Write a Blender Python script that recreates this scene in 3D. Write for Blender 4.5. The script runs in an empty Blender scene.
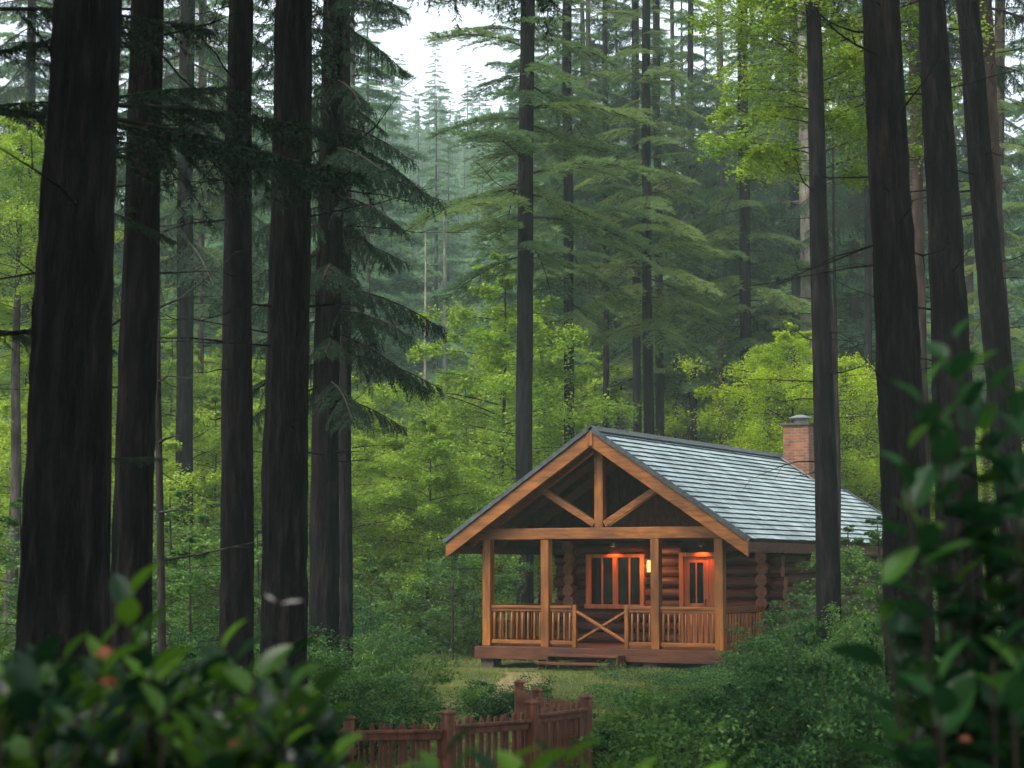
import bpy, math, random
import numpy as np
from mathutils import Vector, Matrix

S = bpy.context.scene
C = S.collection
R = math.radians
F_PX = 1900.0
EYE = 2.1
PITCH = math.atan(186 / F_PX)

# ------------------------------------------------------------------ camera
cd = bpy.data.cameras.new('camera')
cam = bpy.data.objects.new('camera', cd)
C.objects.link(cam)
cam.location = (0, 0, EYE)
cam.rotation_euler = (R(90) + PITCH, 0, 0)
cd.sensor_width = 36
cd.lens = F_PX / 1024 * 36
cd.clip_start = 0.1
cd.clip_end = 2000
cd.dof.use_dof = True
cd.dof.focus_distance = 42
cd.dof.aperture_fstop = 4.6
S.camera = cam

# ------------------------------------------------------------------ sky, sun, exposure
SUN_EL, SUN_ROT = R(55), R(-135)      # soft light from high on the left, behind the viewpoint
w = bpy.data.worlds.new('World')
S.world = w
w.use_nodes = True
nt = w.node_tree
bg = nt.nodes['Background']
sky = nt.nodes.new('ShaderNodeTexSky')
sky.sky_type = 'NISHITA'
sky.sun_disc = False
sky.sun_elevation = SUN_EL
sky.sun_rotation = SUN_ROT
sky.air_density = 1.0
sky.dust_density = 3.0
sky.ozone_density = 1.0
hs = nt.nodes.new('ShaderNodeHueSaturation')
hs.inputs['Saturation'].default_value = 0.40
nt.links.new(sky.outputs[0], hs.inputs['Color'])
nt.links.new(hs.outputs[0], bg.inputs['Color'])
bg.inputs['Strength'].default_value = 0.15
sd = bpy.data.lights.new('sun', 'SUN')
sun = bpy.data.objects.new('sun', sd)
C.objects.link(sun)
sd.energy = 1.5
sd.angle = R(14)
sd.color = (1.0, 0.96, 0.88)
sdir = Vector((math.sin(SUN_ROT) * math.cos(SUN_EL), math.cos(SUN_ROT) * math.cos(SUN_EL), math.sin(SUN_EL)))
sun.rotation_euler = sdir.to_track_quat('Z', 'Y').to_euler()
sun.location = (0, 0, 80)

S.view_settings.view_transform = 'Standard'
S.view_settings.look = 'None'
S.view_settings.exposure = 1.6
S.view_settings.gamma = 1
S.view_settings.use_curve_mapping = False
S.render.engine = 'CYCLES'
cy = S.cycles
cy.max_bounces = 6
cy.diffuse_bounces = 3
cy.glossy_bounces = 2
cy.transmission_bounces = 4
cy.volume_bounces = 1
cy.transparent_max_bounces = 4
cy.use_denoising = True
cy.sample_clamp_indirect = 4.0
cy.use_adaptive_sampling = True
cy.adaptive_threshold = 0.02

# ------------------------------------------------------------------ helpers
def sm(a, b, x):
    t = np.clip((x - a) / (b - a), 0, 1)
    return t * t * (3 - 2 * t)

def ground_z(x, y):
    x = np.asarray(x, float); y = np.asarray(y, float)
    z = 0.05 * np.sin(x * .45 + 1) * np.cos(y * .33) + 0.03 * np.sin(x * 1.3 + y * .9)
    z = z + 7 * sm(62, 150, y) + 48 * sm(150, 330, y) + 3.0 * sm(-6, -26, x) * sm(18, 60, y) + 2.0 * sm(16, 34, x) * sm(18, 60, y)
    return z

def gz(x, y):
    return float(ground_z(x, y))

def ray(px, py):
    dx, dy = (px - 512) / F_PX, (384 - py) / F_PX
    c, s = math.cos(PITCH), math.sin(PITCH)
    return dx, c - dy * s, s + dy * c

def at(px, py, Y):
    dx, dy, dz = ray(px, py)
    return Vector((Y * dx / dy, Y, EYE + Y * dz / dy))

def tag(o, label=None, cat=None, group=None, kind=None):
    if label: o['label'] = label
    if cat: o['category'] = cat
    if group: o['group'] = group
    if kind: o['kind'] = kind
    return o

def empty(name, label, cat, loc=(0, 0, 0), rot=(0, 0, 0), group=None):
    o = bpy.data.objects.new(name, None)
    C.objects.link(o)
    o.location = loc
    o.rotation_euler = rot
    o.empty_display_size = .2
    return tag(o, label, cat, group)

def link(name, me, parent=None, loc=(0, 0, 0), rot=(0, 0, 0), scale=(1, 1, 1)):
    o = bpy.data.objects.new(name, me)
    C.objects.link(o)
    o.parent = parent
    o.location = loc
    o.rotation_euler = rot
    o.scale = scale
    return o

def np_mesh(name, V, loops, sizes, mats, matidx=None, tint=None, smooth=False):
    V = np.ascontiguousarray(V, dtype=np.float32)
    me = bpy.data.meshes.new(name)
    me.vertices.add(len(V))
    me.vertices.foreach_set('co', V.ravel())
    sizes = np.asarray(sizes, dtype=np.int32)
    loops = np.asarray(loops, dtype=np.int32)
    me.loops.add(len(loops))
    me.loops.foreach_set('vertex_index', loops)
    me.polygons.add(len(sizes))
    st = np.zeros(len(sizes), dtype=np.int32)
    st[1:] = np.cumsum(sizes)[:-1]
    me.polygons.foreach_set('loop_start', st)
    for m in (mats if isinstance(mats, (list, tuple)) else [mats]):
        me.materials.append(m)
    if matidx is not None:
        me.polygons.foreach_set('material_index', np.asarray(matidx, dtype=np.int32))
    if tint is not None:
        a = me.attributes.new('tint', 'FLOAT', 'FACE')
        a.data.foreach_set('value', np.asarray(tint, dtype=np.float32))
    me.polygons.foreach_set('use_smooth', np.full(len(sizes), smooth, dtype=bool))
    me.update(calc_edges=True)
    return me

class MB:
    """collects quads/ngons into one mesh"""
    def __init__(s):
        s.v = []; s.f = []; s.m = []
    def add(s, vs, fs, mi=0):
        n = len(s.v)
        s.v += [tuple(p) for p in vs]
        s.f += [tuple(n + i for i in f) for f in fs]
        s.m += [mi] * len(fs)
    def box(s, x0, x1, y0, y1, z0, z1, mi=0):
        vs = [(x0, y0, z0), (x1, y0, z0), (x1, y1, z0), (x0, y1, z0), (x0, y0, z1), (x1, y0, z1), (x1, y1, z1), (x0, y1, z1)]
        s.add(vs, [(0, 3, 2, 1), (4, 5, 6, 7), (0, 1, 5, 4), (1, 2, 6, 5), (2, 3, 7, 6), (3, 0, 4, 7)], mi)
    def bar(s, a, b, w, h, up=(0, 0, 1), mi=0):
        a = Vector(a); b = Vector(b); d = (b - a).normalized(); up = Vector(up)
        sx = d.cross(up).normalized(); uz = sx.cross(d).normalized()
        vs = []
        for p in (a, b):
            for i, j in ((-1, -1), (1, -1), (1, 1), (-1, 1)):
                vs.append(p + sx * (w / 2 * i) + uz * (h / 2 * j))
        s.add(vs, [(3, 2, 1, 0), (4, 5, 6, 7), (0, 1, 5, 4), (1, 2, 6, 5), (2, 3, 7, 6), (3, 0, 4, 7)], mi)
    def tube(s, pts, rad, n=8, mi=0, wob=0, seed=0):
        rng = random.Random(seed)
        pts = [Vector(p) for p in pts]
        rings = []
        k0 = len(s.v)
        for i, p in enumerate(pts):
            d = (pts[min(i + 1, len(pts) - 1)] - pts[max(i - 1, 0)]).normalized()
            ax = Vector((1, 0, 0)) if abs(d.x) < .9 else Vector((0, 1, 0))
            u = d.cross(ax).normalized(); v = d.cross(u)
            for j in range(n):
                a = 2 * math.pi * j / n
                r = rad[i] * (1 + wob * (rng.random() - .5))
                s.v.append(tuple(p + u * (math.cos(a) * r) + v * (math.sin(a) * r)))
        for i in range(len(pts) - 1):
            for j in range(n):
                a = k0 + i * n + j; b = k0 + i * n + (j + 1) % n
                s.f.append((a, b, b + n, a + n)); s.m.append(mi)
        s.f.append(tuple(k0 + j for j in range(n))[::-1]); s.m.append(mi)
        s.f.append(tuple(k0 + (len(pts) - 1) * n + j for j in range(n))); s.m.append(mi)
    def build(s, name, mats, parent=None, bevel=0, smooth=False, **kw):
        me = bpy.data.meshes.new(name)
        me.from_pydata(s.v, [], s.f)
        for m in (mats if isinstance(mats, (list, tuple)) else [mats]):
            me.materials.append(m)
        me.polygons.foreach_set('material_index', s.m)
        if smooth:
            me.polygons.foreach_set('use_smooth', [True] * len(s.f))
        me.update()
        o = link(name, me, parent, **kw)
        if bevel:
            b = o.modifiers.new('bevel', 'BEVEL'); b.width = bevel; b.segments = 2; b.limit_method = 'ANGLE'
        return o

# ------------------------------------------------------------------ materials
def new_mat(name):
    m = bpy.data.materials.new(name)
    m.use_nodes = True
    n = m.node_tree
    for x in list(n.nodes): n.nodes.remove(x)
    out = n.nodes.new('ShaderNodeOutputMaterial')
    return m, n, out

def ramp(n, fac, cols):
    r = n.nodes.new('ShaderNodeValToRGB')
    e = r.color_ramp.elements
    while len(e) < len(cols): e.new(.5)
    for el, (p, c) in zip(e, cols):
        el.position = p; el.color = (*c, 1)
    n.links.new(fac, r.inputs[0])
    return r.outputs[0]

def noise(n, vec, scale, detail=4, rough=.6, stretch=None):
    t = n.nodes.new('ShaderNodeTexNoise')
    t.inputs['Scale'].default_value = scale
    t.inputs['Detail'].default_value = detail
    t.inputs['Roughness'].default_value = rough
    if stretch:
        mp = n.nodes.new('ShaderNodeMapping')
        mp.inputs['Scale'].default_value = stretch
        n.links.new(vec, mp.inputs[0]); vec = mp.outputs[0]
    n.links.new(vec, t.inputs['Vector'])
    return t.outputs[0]

def surface_mat(name, cols, scale=5, stretch=(1, 1, 1), rough=.8, bump=.3, bdist=.02, scale2=None, spec=.3, coord='Object'):
    m, n, out = new_mat(name)
    tc = n.nodes.new('ShaderNodeTexCoord')
    f = noise(n, tc.outputs[coord], scale, 5, .65, stretch)
    p = n.nodes.new('ShaderNodeBsdfPrincipled')
    col = ramp(n, f, cols)
    if scale2:
        f2 = noise(n, tc.outputs[coord], scale2, 3, .6)
        mx = n.nodes.new('ShaderNodeMix'); mx.data_type = 'RGBA'; mx.blend_type = 'MULTIPLY'
        mx.inputs[0].default_value = 1
        n.links.new(col, mx.inputs[6])
        n.links.new(ramp(n, f2, [(.3, (.55, .55, .55)), (.7, (1.2, 1.2, 1.2))]), mx.inputs[7])
        col = mx.outputs[2]
    n.links.new(col, p.inputs['Base Color'])
    p.inputs['Roughness'].default_value = rough
    p.inputs['Specular IOR Level'].default_value = spec
    b = n.nodes.new('ShaderNodeBump')
    b.inputs['Strength'].default_value = bump
    b.inputs['Distance'].default_value = bdist
    n.links.new(f, b.inputs['Height'])
    n.links.new(b.outputs[0], p.inputs['Normal'])
    n.links.new(p.outputs[0], out.inputs[0])
    return m

def leaf_mat(name, dark, mid, light, trans=.4, gloss=.05, rough=.45):
    m, n, out = new_mat(name)
    at_ = n.nodes.new('ShaderNodeAttribute'); at_.attribute_name = 'tint'
    oi = n.nodes.new('ShaderNodeObjectInfo')
    mul = n.nodes.new('ShaderNodeMath'); mul.operation = 'MULTIPLY_ADD'
    mul.inputs[1].default_value = .3; mul.inputs[2].default_value = -.15
    n.links.new(oi.outputs['Random'], mul.inputs[0])
    ad = n.nodes.new('ShaderNodeMath'); ad.operation = 'ADD'; ad.use_clamp = True
    n.links.new(at_.outputs['Fac'], ad.inputs[0]); n.links.new(mul.outputs[0], ad.inputs[1])
    col = ramp(n, ad.outputs[0], [(.05, dark), (.5, mid), (.95, light)])
    d = n.nodes.new('ShaderNodeBsdfDiffuse')
    t = n.nodes.new('ShaderNodeBsdfTranslucent')
    g = n.nodes.new('ShaderNodeBsdfGlossy'); g.inputs['Roughness'].default_value = rough
    n.links.new(col, d.inputs[0]); n.links.new(col, t.inputs[0])
    m1 = n.nodes.new('ShaderNodeMixShader'); m1.inputs[0].default_value = trans
    n.links.new(d.outputs[0], m1.inputs[1]); n.links.new(t.outputs[0], m1.inputs[2])
    m2 = n.nodes.new('ShaderNodeMixShader'); m2.inputs[0].default_value = gloss * .5
    n.links.new(m1.outputs[0], m2.inputs[1]); n.links.new(g.outputs[0], m2.inputs[2])
    n.links.new(m2.outputs[0], out.inputs[0])
    return m

M = {}
M['bark_dark'] = surface_mat('bark dark', [(.3, (.002, .0018, .002)), (.5, (.009, .007, .008)), (.62, (.020, .0155, .016)), (.8, (.050, .039, .038))], 13, (1, 1, .15), .95, 1, .08, 1.3, .1)
M['bark_grey'] = surface_mat('bark grey brown', [(.3, (.015, .012, .012)), (.5, (.05, .041, .038)), (.78, (.11, .092, .084))], 9, (1, 1, .2), .95, 1, .04, 1.1, .1)
M['bark_brown'] = surface_mat('bark warm brown', [(.3, (.018, .012, .010)), (.55, (.055, .036, .029)), (.8, (.11, .076, .06))], 6, (1, 1, .25), .95, .8, .04, 1.0, .1)
M['bark_pale'] = surface_mat('bark pale', [(.3, (.10, .085, .07)), (.55, (.26, .23, .19)), (.8, (.42, .38, .33))], 4, (1, 1, .5), .9, .5, .02, 1.2, .1)
M['twig'] = surface_mat('twig bark', [(.3, (.02, .015, .013)), (.7, (.06, .045, .035))], 10, (1, 1, 1), .9, .3, .01, None, .1)
M['needle_dark'] = leaf_mat('spruce needles', (.006, .020, .012), (.016, .044, .024), (.034, .075, .032), .2, .04)
M['needle_pine'] = leaf_mat('pine needles', (.045, .095, .036), (.12, .20, .065), (.25, .32, .08), .45, .04)
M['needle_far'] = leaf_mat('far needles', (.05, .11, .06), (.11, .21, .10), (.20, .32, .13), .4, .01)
M['leaf_bright'] = leaf_mat('young beech leaves', (.10, .20, .018), (.25, .38, .035), (.44, .54, .06), .5, .02)
M['leaf_vivid'] = leaf_mat('vivid maple leaves', (.16, .27, .012), (.36, .50, .022), (.55, .62, .04), .5, .01)
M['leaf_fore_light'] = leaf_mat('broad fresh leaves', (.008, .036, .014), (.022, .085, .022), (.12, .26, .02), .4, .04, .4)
M['leaf_mid'] = leaf_mat('understorey leaves', (.03, .085, .014), (.07, .16, .028), (.16, .27, .04), .45, .05)
M['leaf_shrub'] = leaf_mat('shrub leaves', (.012, .042, .013), (.034, .092, .026), (.10, .19, .045), .35, .02)
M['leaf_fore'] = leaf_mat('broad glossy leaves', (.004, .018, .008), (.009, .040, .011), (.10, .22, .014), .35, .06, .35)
M['grass'] = leaf_mat('grass', (.05, .09, .02), (.12, .17, .035), (.24, .24, .07), .35, .03)
M['flower'] = leaf_mat('orange pink petals', (.25, .06, .03), (.42, .14, .09), (.60, .25, .12), .4, .05)
M['dry_leaf'] = leaf_mat('dry pale leaf', (.25, .22, .2), (.35, .31, .28), (.45, .4, .36), .3, .05)
M['wood_post'] = surface_mat('honey stained timber', [(.28, (.07, .022, .004)), (.5, (.20, .064, .008)), (.75, (.33, .12, .018))], 6, (3, 3, .35), .55, .25, .008, .9, .35)
M['wood_beam'] = surface_mat('honey stained beam', [(.28, (.07, .022, .004)), (.5, (.20, .064, .008)), (.75, (.33, .12, .018))], 6, (.35, 3, 3), .55, .25, .008, .9, .35)
M['wood_deck'] = surface_mat('red brown deck', [(.3, (.035, .011, .005)), (.6, (.10, .030, .012)), (.85, (.18, .065, .028))], 5, (.4, 3, 3), .6, .3, .01, 1.2, .3)
M['wood_log'] = surface_mat('red brown logs', [(.3, (.025, .005, .002)), (.55, (.080, .015, .006)), (.8, (.15, .034, .012))], 4, (.3, 3, 3), .55, .35, .012, 1.1, .3)
M['wood_logend'] = surface_mat('cut log ends', [(.3, (.10, .032, .016)), (.6, (.22, .08, .035))], 12, (1, 1, 1), .6, .3, .01, None, .3)
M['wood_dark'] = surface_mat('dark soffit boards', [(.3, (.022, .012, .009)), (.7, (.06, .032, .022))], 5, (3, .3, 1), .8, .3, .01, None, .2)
M['door_wood'] = surface_mat('orange red door timber', [(.3, (.24, .07, .022)), (.6, (.40, .13, .04)), (.85, (.5, .19, .07))], 5, (3, 3, .3), .5, .2, .006, None, .35)
M['fence_wood'] = surface_mat('reddish fence timber', [(.3, (.05, .016, .009)), (.52, (.15, .05, .024)), (.75, (.30, .13, .065))], 7, (3, 3, .4), .6, .3, .008, 2, .35)
M['metal'] = surface_mat('weathered metal', [(.3, (.06, .07, .075)), (.7, (.22, .25, .26))], 6, (1, 1, 1), .4, .2, .005, None, .6)
M['black_metal'] = surface_mat('black metal', [(.3, (.012, .012, .013)), (.7, (.03, .03, .03))], 12, (1, 1, 1), .5, .1, .004, None, .4)
M['shingle'] = surface_mat('pale blue grey shingles', [(.25, (.20, .265, .28)), (.5, (.28, .355, .365)), (.75, (.37, .445, .455))], 3.5, (.8, 2.5, 2.5), .5, .25, .01, 1.6, .5)
M['trim_edge_shadow'] = surface_mat('dark trim and painted edge shadow', [(.3, (.03, .036, .04)), (.7, (.085, .10, .105))], 9, (1, 1, 1), .9, .3, .01, None, .1)  # dark roof trim; on the course butts it paints in the shadow line
M['stone'] = surface_mat('mossy footing stone', [(.3, (.03, .025, .02)), (.7, (.09, .075, .06))], 8, (1, 1, 1), .9, .6, .02, None, .2)

def brick_mat():
    m, n, out = new_mat('chimney brick')
    tc = n.nodes.new('ShaderNodeTexCoord')
    mp = n.nodes.new('ShaderNodeMapping')
    # rotate so that bricks run round both faces
    sx = n.nodes.new('ShaderNodeSeparateXYZ'); n.links.new(tc.outputs['Object'], sx.inputs[0])
    ad = n.nodes.new('ShaderNodeMath'); ad.operation = 'ADD'
    n.links.new(sx.outputs[0], ad.inputs[0]); n.links.new(sx.outputs[1], ad.inputs[1])
    cx = n.nodes.new('ShaderNodeCombineXYZ')
    n.links.new(ad.outputs[0], cx.inputs[0]); n.links.new(sx.outputs[2], cx.inputs[1])
    b = n.nodes.new('ShaderNodeTexBrick')
    b.inputs['Scale'].default_value = 1
    b.inputs['Brick Width'].default_value = .21
    b.inputs['Row Height'].default_value = .075
    b.inputs['Mortar Size'].default_value = .008
    b.inputs['Color1'].default_value = (.25, .088, .036, 1)
    b.inputs['Color2'].default_value = (.13, .048, .022, 1)
    b.inputs['Mortar'].default_value = (.16, .13, .11, 1)
    n.links.new(cx.outputs[0], b.inputs['Vector'])
    mx = n.nodes.new('ShaderNodeMix'); mx.data_type = 'RGBA'; mx.blend_type = 'MULTIPLY'; mx.inputs[0].default_value = 1
    n.links.new(b.outputs['Color'], mx.inputs[6])
    n.links.new(ramp(n, noise(n, tc.outputs['Object'], 6), [(.3, (.6, .6, .6)), (.7, (1.25, 1.2, 1.15))]), mx.inputs[7])
    p = n.nodes.new('ShaderNodeBsdfPrincipled'); p.inputs['Roughness'].default_value = .9
    n.links.new(mx.outputs[2], p.inputs['Base Color'])
    bp = n.nodes.new('ShaderNodeBump'); bp.inputs['Strength'].default_value = .5; bp.inputs['Distance'].default_value = .01; bp.invert = True
    n.links.new(b.outputs['Fac'], bp.inputs['Height']); n.links.new(bp.outputs[0], p.inputs['Normal'])
    n.links.new(p.outputs[0], out.inputs[0])
    return m
M['brick'] = brick_mat()

def glass_mat():
    m, n, out = new_mat('dark window glass')
    p = n.nodes.new('ShaderNodeBsdfPrincipled')
    p.inputs['Base Color'].default_value = (.004, .006, .007, 1)
    p.inputs['Roughness'].default_value = .08
    p.inputs['Specular IOR Level'].default_value = .3
    tc = n.nodes.new('ShaderNodeTexCoord')
    b = n.nodes.new('ShaderNodeBump'); b.inputs['Strength'].default_value = .05
    n.links.new(noise(n, tc.outputs['Object'], 2.5, 2), b.inputs['Height']); n.links.new(b.outputs[0], p.inputs['Normal'])
    n.links.new(p.outputs[0], out.inputs[0])
    return m
M['glass'] = glass_mat()

def lamp_mat():
    m, n, out = new_mat('lit lamp glass')
    e = n.nodes.new('ShaderNodeEmission')
    e.inputs[0].default_value = (1, .50, .14, 1); e.inputs[1].default_value = 1.1
    n.links.new(e.outputs[0], out.inputs[0])
    return m
M['lamp'] = lamp_mat()

def ground_mat():
    m, n, out = new_mat('forest floor')
    tc = n.nodes.new('ShaderNodeTexCoord')
    f = noise(n, tc.outputs['Object'], .6, 6, .7)
    f2 = noise(n, tc.outputs['Object'], 14, 4, .7)
    c1 = ramp(n, f, [(.35, (.045, .032, .018)), (.5, (.05, .065, .02)), (.7, (.085, .11, .03))])
    mx = n.nodes.new('ShaderNodeMix'); mx.data_type = 'RGBA'; mx.blend_type = 'MULTIPLY'; mx.inputs[0].default_value = 1
    n.links.new(c1, mx.inputs[6]); n.links.new(ramp(n, f2, [(.3, (.5, .5, .5)), (.7, (1.4, 1.3, 1.2))]), mx.inputs[7])
    p = n.nodes.new('ShaderNodeBsdfPrincipled'); p.inputs['Roughness'].default_value = .95
    p.inputs['Specular IOR Level'].default_value = .1
    n.links.new(mx.outputs[2], p.inputs['Base Color'])
    b = n.nodes.new('ShaderNodeBump'); b.inputs['Strength'].default_value = .8; b.inputs['Distance'].default_value = .05
    n.links.new(f2, b.inputs['Height']); n.links.new(b.outputs[0], p.inputs['Normal'])
    n.links.new(p.outputs[0], out.inputs[0])
    return m
M['ground'] = ground_mat()
M['path'] = surface_mat('worn earth path', [(.3, (.10, .075, .035)), (.55, (.17, .14, .06)), (.8, (.22, .20, .09))], 3, (1, 1, 1), .95, .7, .03, 12, .1)

# ------------------------------------------------------------------ terrain
def sheet(name, x0, x1, y0, y1, nx, ny, dz, mat, warp=None):
    xs = np.linspace(x0, x1, nx); ys = np.linspace(y0, y1, ny)
    X, Y = np.meshgrid(xs, ys)
    if warp: X, Y = warp(X, Y)
    Z = ground_z(X, Y) + dz
    V = np.stack([X, Y, Z], -1).reshape(-1, 3)
    i, j = np.meshgrid(np.arange(nx - 1), np.arange(ny - 1))
    a = (j * nx + i).ravel()
    q = np.stack([a, a + 1, a + 1 + nx, a + nx], -1)
    me = np_mesh(name, V, q.ravel(), np.full(len(q), 4), mat, smooth=True)
    return link(name, me)
tag(sheet('ground', -400, 400, -60, 480, 801, 541, 0, M['ground']), kind='structure')

# ------------------------------------------------------------------ CABIN
CAB_X, CAB_Y, CAB_A = 1.68, 40.0, math.atan(1039 / F_PX)
cab = empty('log_cabin', 'log cabin with timber gable porch, pale shingled roof and lit wall lamp', 'cabin',
            (CAB_X, CAB_Y, gz(CAB_X, CAB_Y)), (0, 0, -CAB_A))
RW, RL, RZ, EZ = 3.5, 12.3, 4.98, 2.66         # half width, length, ridge, eave
SL = (RZ - EZ) / RW
PW, PV = 2.72, .4                              # porch posts
WV, WL, WR, WB = 2.9, -2.1, 2.84, 11.5         # wall front, left, right, back
FZ = .41

# roof: overlapping shingle courses, real steps
rm = MB()
NC = 21
th = math.atan(SL)
nrm = {1: (math.sin(th), math.cos(th)), -1: (-math.sin(th), math.cos(th))}
slope_len = RW / math.cos(th)
rr = random.Random(4)
for sgn in (1, -1):
    for k in range(NC):
        a0 = slope_len * k / NC
        a1 = slope_len * (k + 1) / NC
        lift0, lift1 = .012, .044
        # split along the length into a few boards so the course lines are not ruler straight
        ns = 26
        for b in range(ns):
            y0 = -0.03 + (RL + .06) * b / ns; y1 = -0.03 + (RL + .06) * (b + 1) / ns - .004
            jl = rr.uniform(-.004, .004); jd = rr.uniform(-.006, .006)
            def P(a, l, y):
                return (sgn * (a * math.cos(th)) + nrm[sgn][0] * l, y, RZ - a * math.sin(th) + nrm[sgn][1] * l)
            a1j = a1 + .012 + jd
            vs = [P(a0, lift0, y0), P(a0, lift0, y1), P(a1j, lift1 + jl, y1), P(a1j, lift1 + jl, y0), P(a1j, .001, y0), P(a1j, .001, y1), P(a0, .001, y0), P(a0, .001, y1)]
            rm.add(vs, [(0, 1, 2, 3) if sgn < 0 else (3, 2, 1, 0)], 0)
            rm.add(vs, [(3, 2, 5, 4), (0, 3, 4, 6), (1, 7, 5, 2)], 1)  # butt faces take the dark colour as a painted shadow line
# deck below the shingles
for sgn in (1, -1):
    t = .09
    def Q(a, l, y): return (sgn * (a * math.cos(th)) + nrm[sgn][0] * l, y, RZ - a * math.sin(th) + nrm[sgn][1] * l)
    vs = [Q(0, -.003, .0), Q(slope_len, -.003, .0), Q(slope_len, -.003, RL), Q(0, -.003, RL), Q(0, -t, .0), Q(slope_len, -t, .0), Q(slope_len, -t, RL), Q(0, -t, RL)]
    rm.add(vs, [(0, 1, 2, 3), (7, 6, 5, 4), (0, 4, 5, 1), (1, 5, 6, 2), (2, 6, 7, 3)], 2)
roof = rm.build('roof', [M['shingle'], M['trim_edge_shadow'], M['wood_dark']], cab)
rc = MB()
for sgn in (1, -1):
    rc.bar((sgn * .085, -.05, RZ + .035), (sgn * .085, RL + .05, RZ + .035), .22, .02, up=(nrm[sgn][0], 0, nrm[sgn][1]))
rc.build('ridge_cap', M['trim_edge_shadow'], roof)
# barge boards front and back
for nm, y in (('barge_board', -.045), ('barge_board', RL + .045)):
    for sgn in (1, -1):
        b = MB()
        n_ = Vector((nrm[sgn][0], 0, nrm[sgn][1]))
        a = Vector((sgn * .0, y, RZ)) - n_ * .15; e = Vector((sgn * RW, y, EZ)) - n_ * .15 + Vector((sgn * .03, 0, -.02))
        y0, y1 = y - .035, y + .035
        hh = .135
        # mitred at the ridge: vertical cut
        top_r = RZ - .02; bot_r = RZ - .02 - 2 * hh / math.cos(th)
        ex = sgn * (RW + .02); top_e = EZ - .01 - .02 * SL; bot_e = top_e - 2 * hh / math.cos(th)
        xs0 = sgn * .001
        vs = [(xs0, y0, top_r), (ex, y0, top_e), (ex, y0, bot_e), (xs0, y0, bot_r), (xs0, y1, top_r), (ex, y1, top_e), (ex, y1, bot_e), (xs0, y1, bot_r)]
        b.add(vs, [(0, 1, 2, 3), (7, 6, 5, 4), (0, 4, 5, 1), (1, 5, 6, 2), (2, 6, 7, 3), (3, 7, 4, 0)])
        b.build(nm, M['wood_beam'], roof, bevel=.008)
for y0, y1 in ((-.125, -.035), (RL + .035, RL + .125)):
    for sgn in (1, -1):
        b = MB(); n_ = Vector((nrm[sgn][0], 0, nrm[sgn][1])); yc = (y0 + y1) / 2
        b.bar(Vector((sgn * .03, yc, RZ - .02)) + n_ * .035, Vector((sgn * (RW + .05), yc, EZ - .033)) + n_ * .035, y1 - y0, .085, up=n_)
        b.build('drip_edge', M['trim_edge_shadow'], roof)
pk = MB(); pk.box(-.07, .07, -.105, -.082, RZ - .33, RZ - .06); pk.build('peak_block', M['wood_post'], roof, bevel=.006)
# eave fascia
for sgn in (1, -1):
    b = MB(); b.box(min(sgn * (RW - .01), sgn * (RW - .05)), max(sgn * (RW - .01), sgn * (RW - .05)), .0, RL, EZ - .26, EZ - .05)
    b.build('fascia', M['wood_log'], roof, bevel=.005)
# rafters seen under the porch roof
for y in (1.0, 1.9):
    for sgn in (1, -1):
        b = MB(); n_ = Vector((nrm[sgn][0], 0, nrm[sgn][1]))
        b.bar(Vector((sgn * .05, y, RZ)) - n_ * .17, Vector((sgn * (RW - .1), y, EZ + .07)) - n_ * .17, .1, .15, up=n_)
        b.build('rafter', M['wood_dark'], roof)

# gable truss
TB0, TB1 = 2.70, 2.94
b = MB(); b.box(-PW - .35, PW + .35, PV - .11, PV + .11, TB0, TB1); b.build('tie_beam', M['wood_beam'], cab, bevel=.012)
b = MB(); b.box(-.1, .1, PV - .09, PV + .09, TB1 + .002, RZ - .30); b.build('king_post', M['wood_post'], cab, bevel=.01)
for s in (1, -1):
    b = MB(); b.bar((s * .12, PV, TB1 + .07), (s * 1.42, PV, 3.79), .14, .155, up=(0, 1, 0)); b.build('brace', M['wood_beam'], cab, bevel=.01)
    b = MB(); n_ = Vector((nrm[s][0], 0, nrm[s][1]))
    b.bar(Vector((s * .02, PV, RZ)) - n_ * .2, Vector((s * (PW + .55), PV, RZ - SL * (PW + .55))) - n_ * .2, .16, .2, up=n_); b.build('principal_rafter', M['wood_beam'], cab, bevel=.01)
# side plates from the posts back to the wall
for s in (1, -1):
    b = MB(); b.box(s * PW - .1, s * PW + .1, PV + .113, WB, TB0 + .0, TB1 - .02); b.build('wall_plate', M['wood_log'], cab, bevel=.01)
b = MB(); b.box(-PW + .102, PW - .102, WV + .15, WV + .26, TB0, TB0 + .2); b.build('ceiling_beam', M['wood_log'], cab)

# porch deck
b = MB()
nb = 26
for i in range(nb):
    x0 = -PW - .12 + (2 * PW + .32) * i / nb; x1 = -PW - .12 + (2 * PW + .32) * (i + 1) / nb - .006
    b.box(x0, x1, .12, WB + .1, FZ - .04, FZ)
b.build('porch_deck', M['wood_deck'], cab)
b = MB(); b.box(-PW - .16, PW + .24, .07, .117, .15, FZ + .003); b.box(PW + .20, PW + .24, .12, WV + 2, .15, FZ - .003); b.box(-PW - .16, -PW - .124, .12, WV + 2, .15, FZ - .003)
b.build('deck_skirt', M['wood_deck'], cab, bevel=.006)
for x in (-2.6, -1.2, 1.25, 2.6):
    b = MB(); b.box(x - .16, x + .16, .14, .5, -.25, .3); b.build('footing', M['stone'], cab, bevel=.02)
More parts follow.
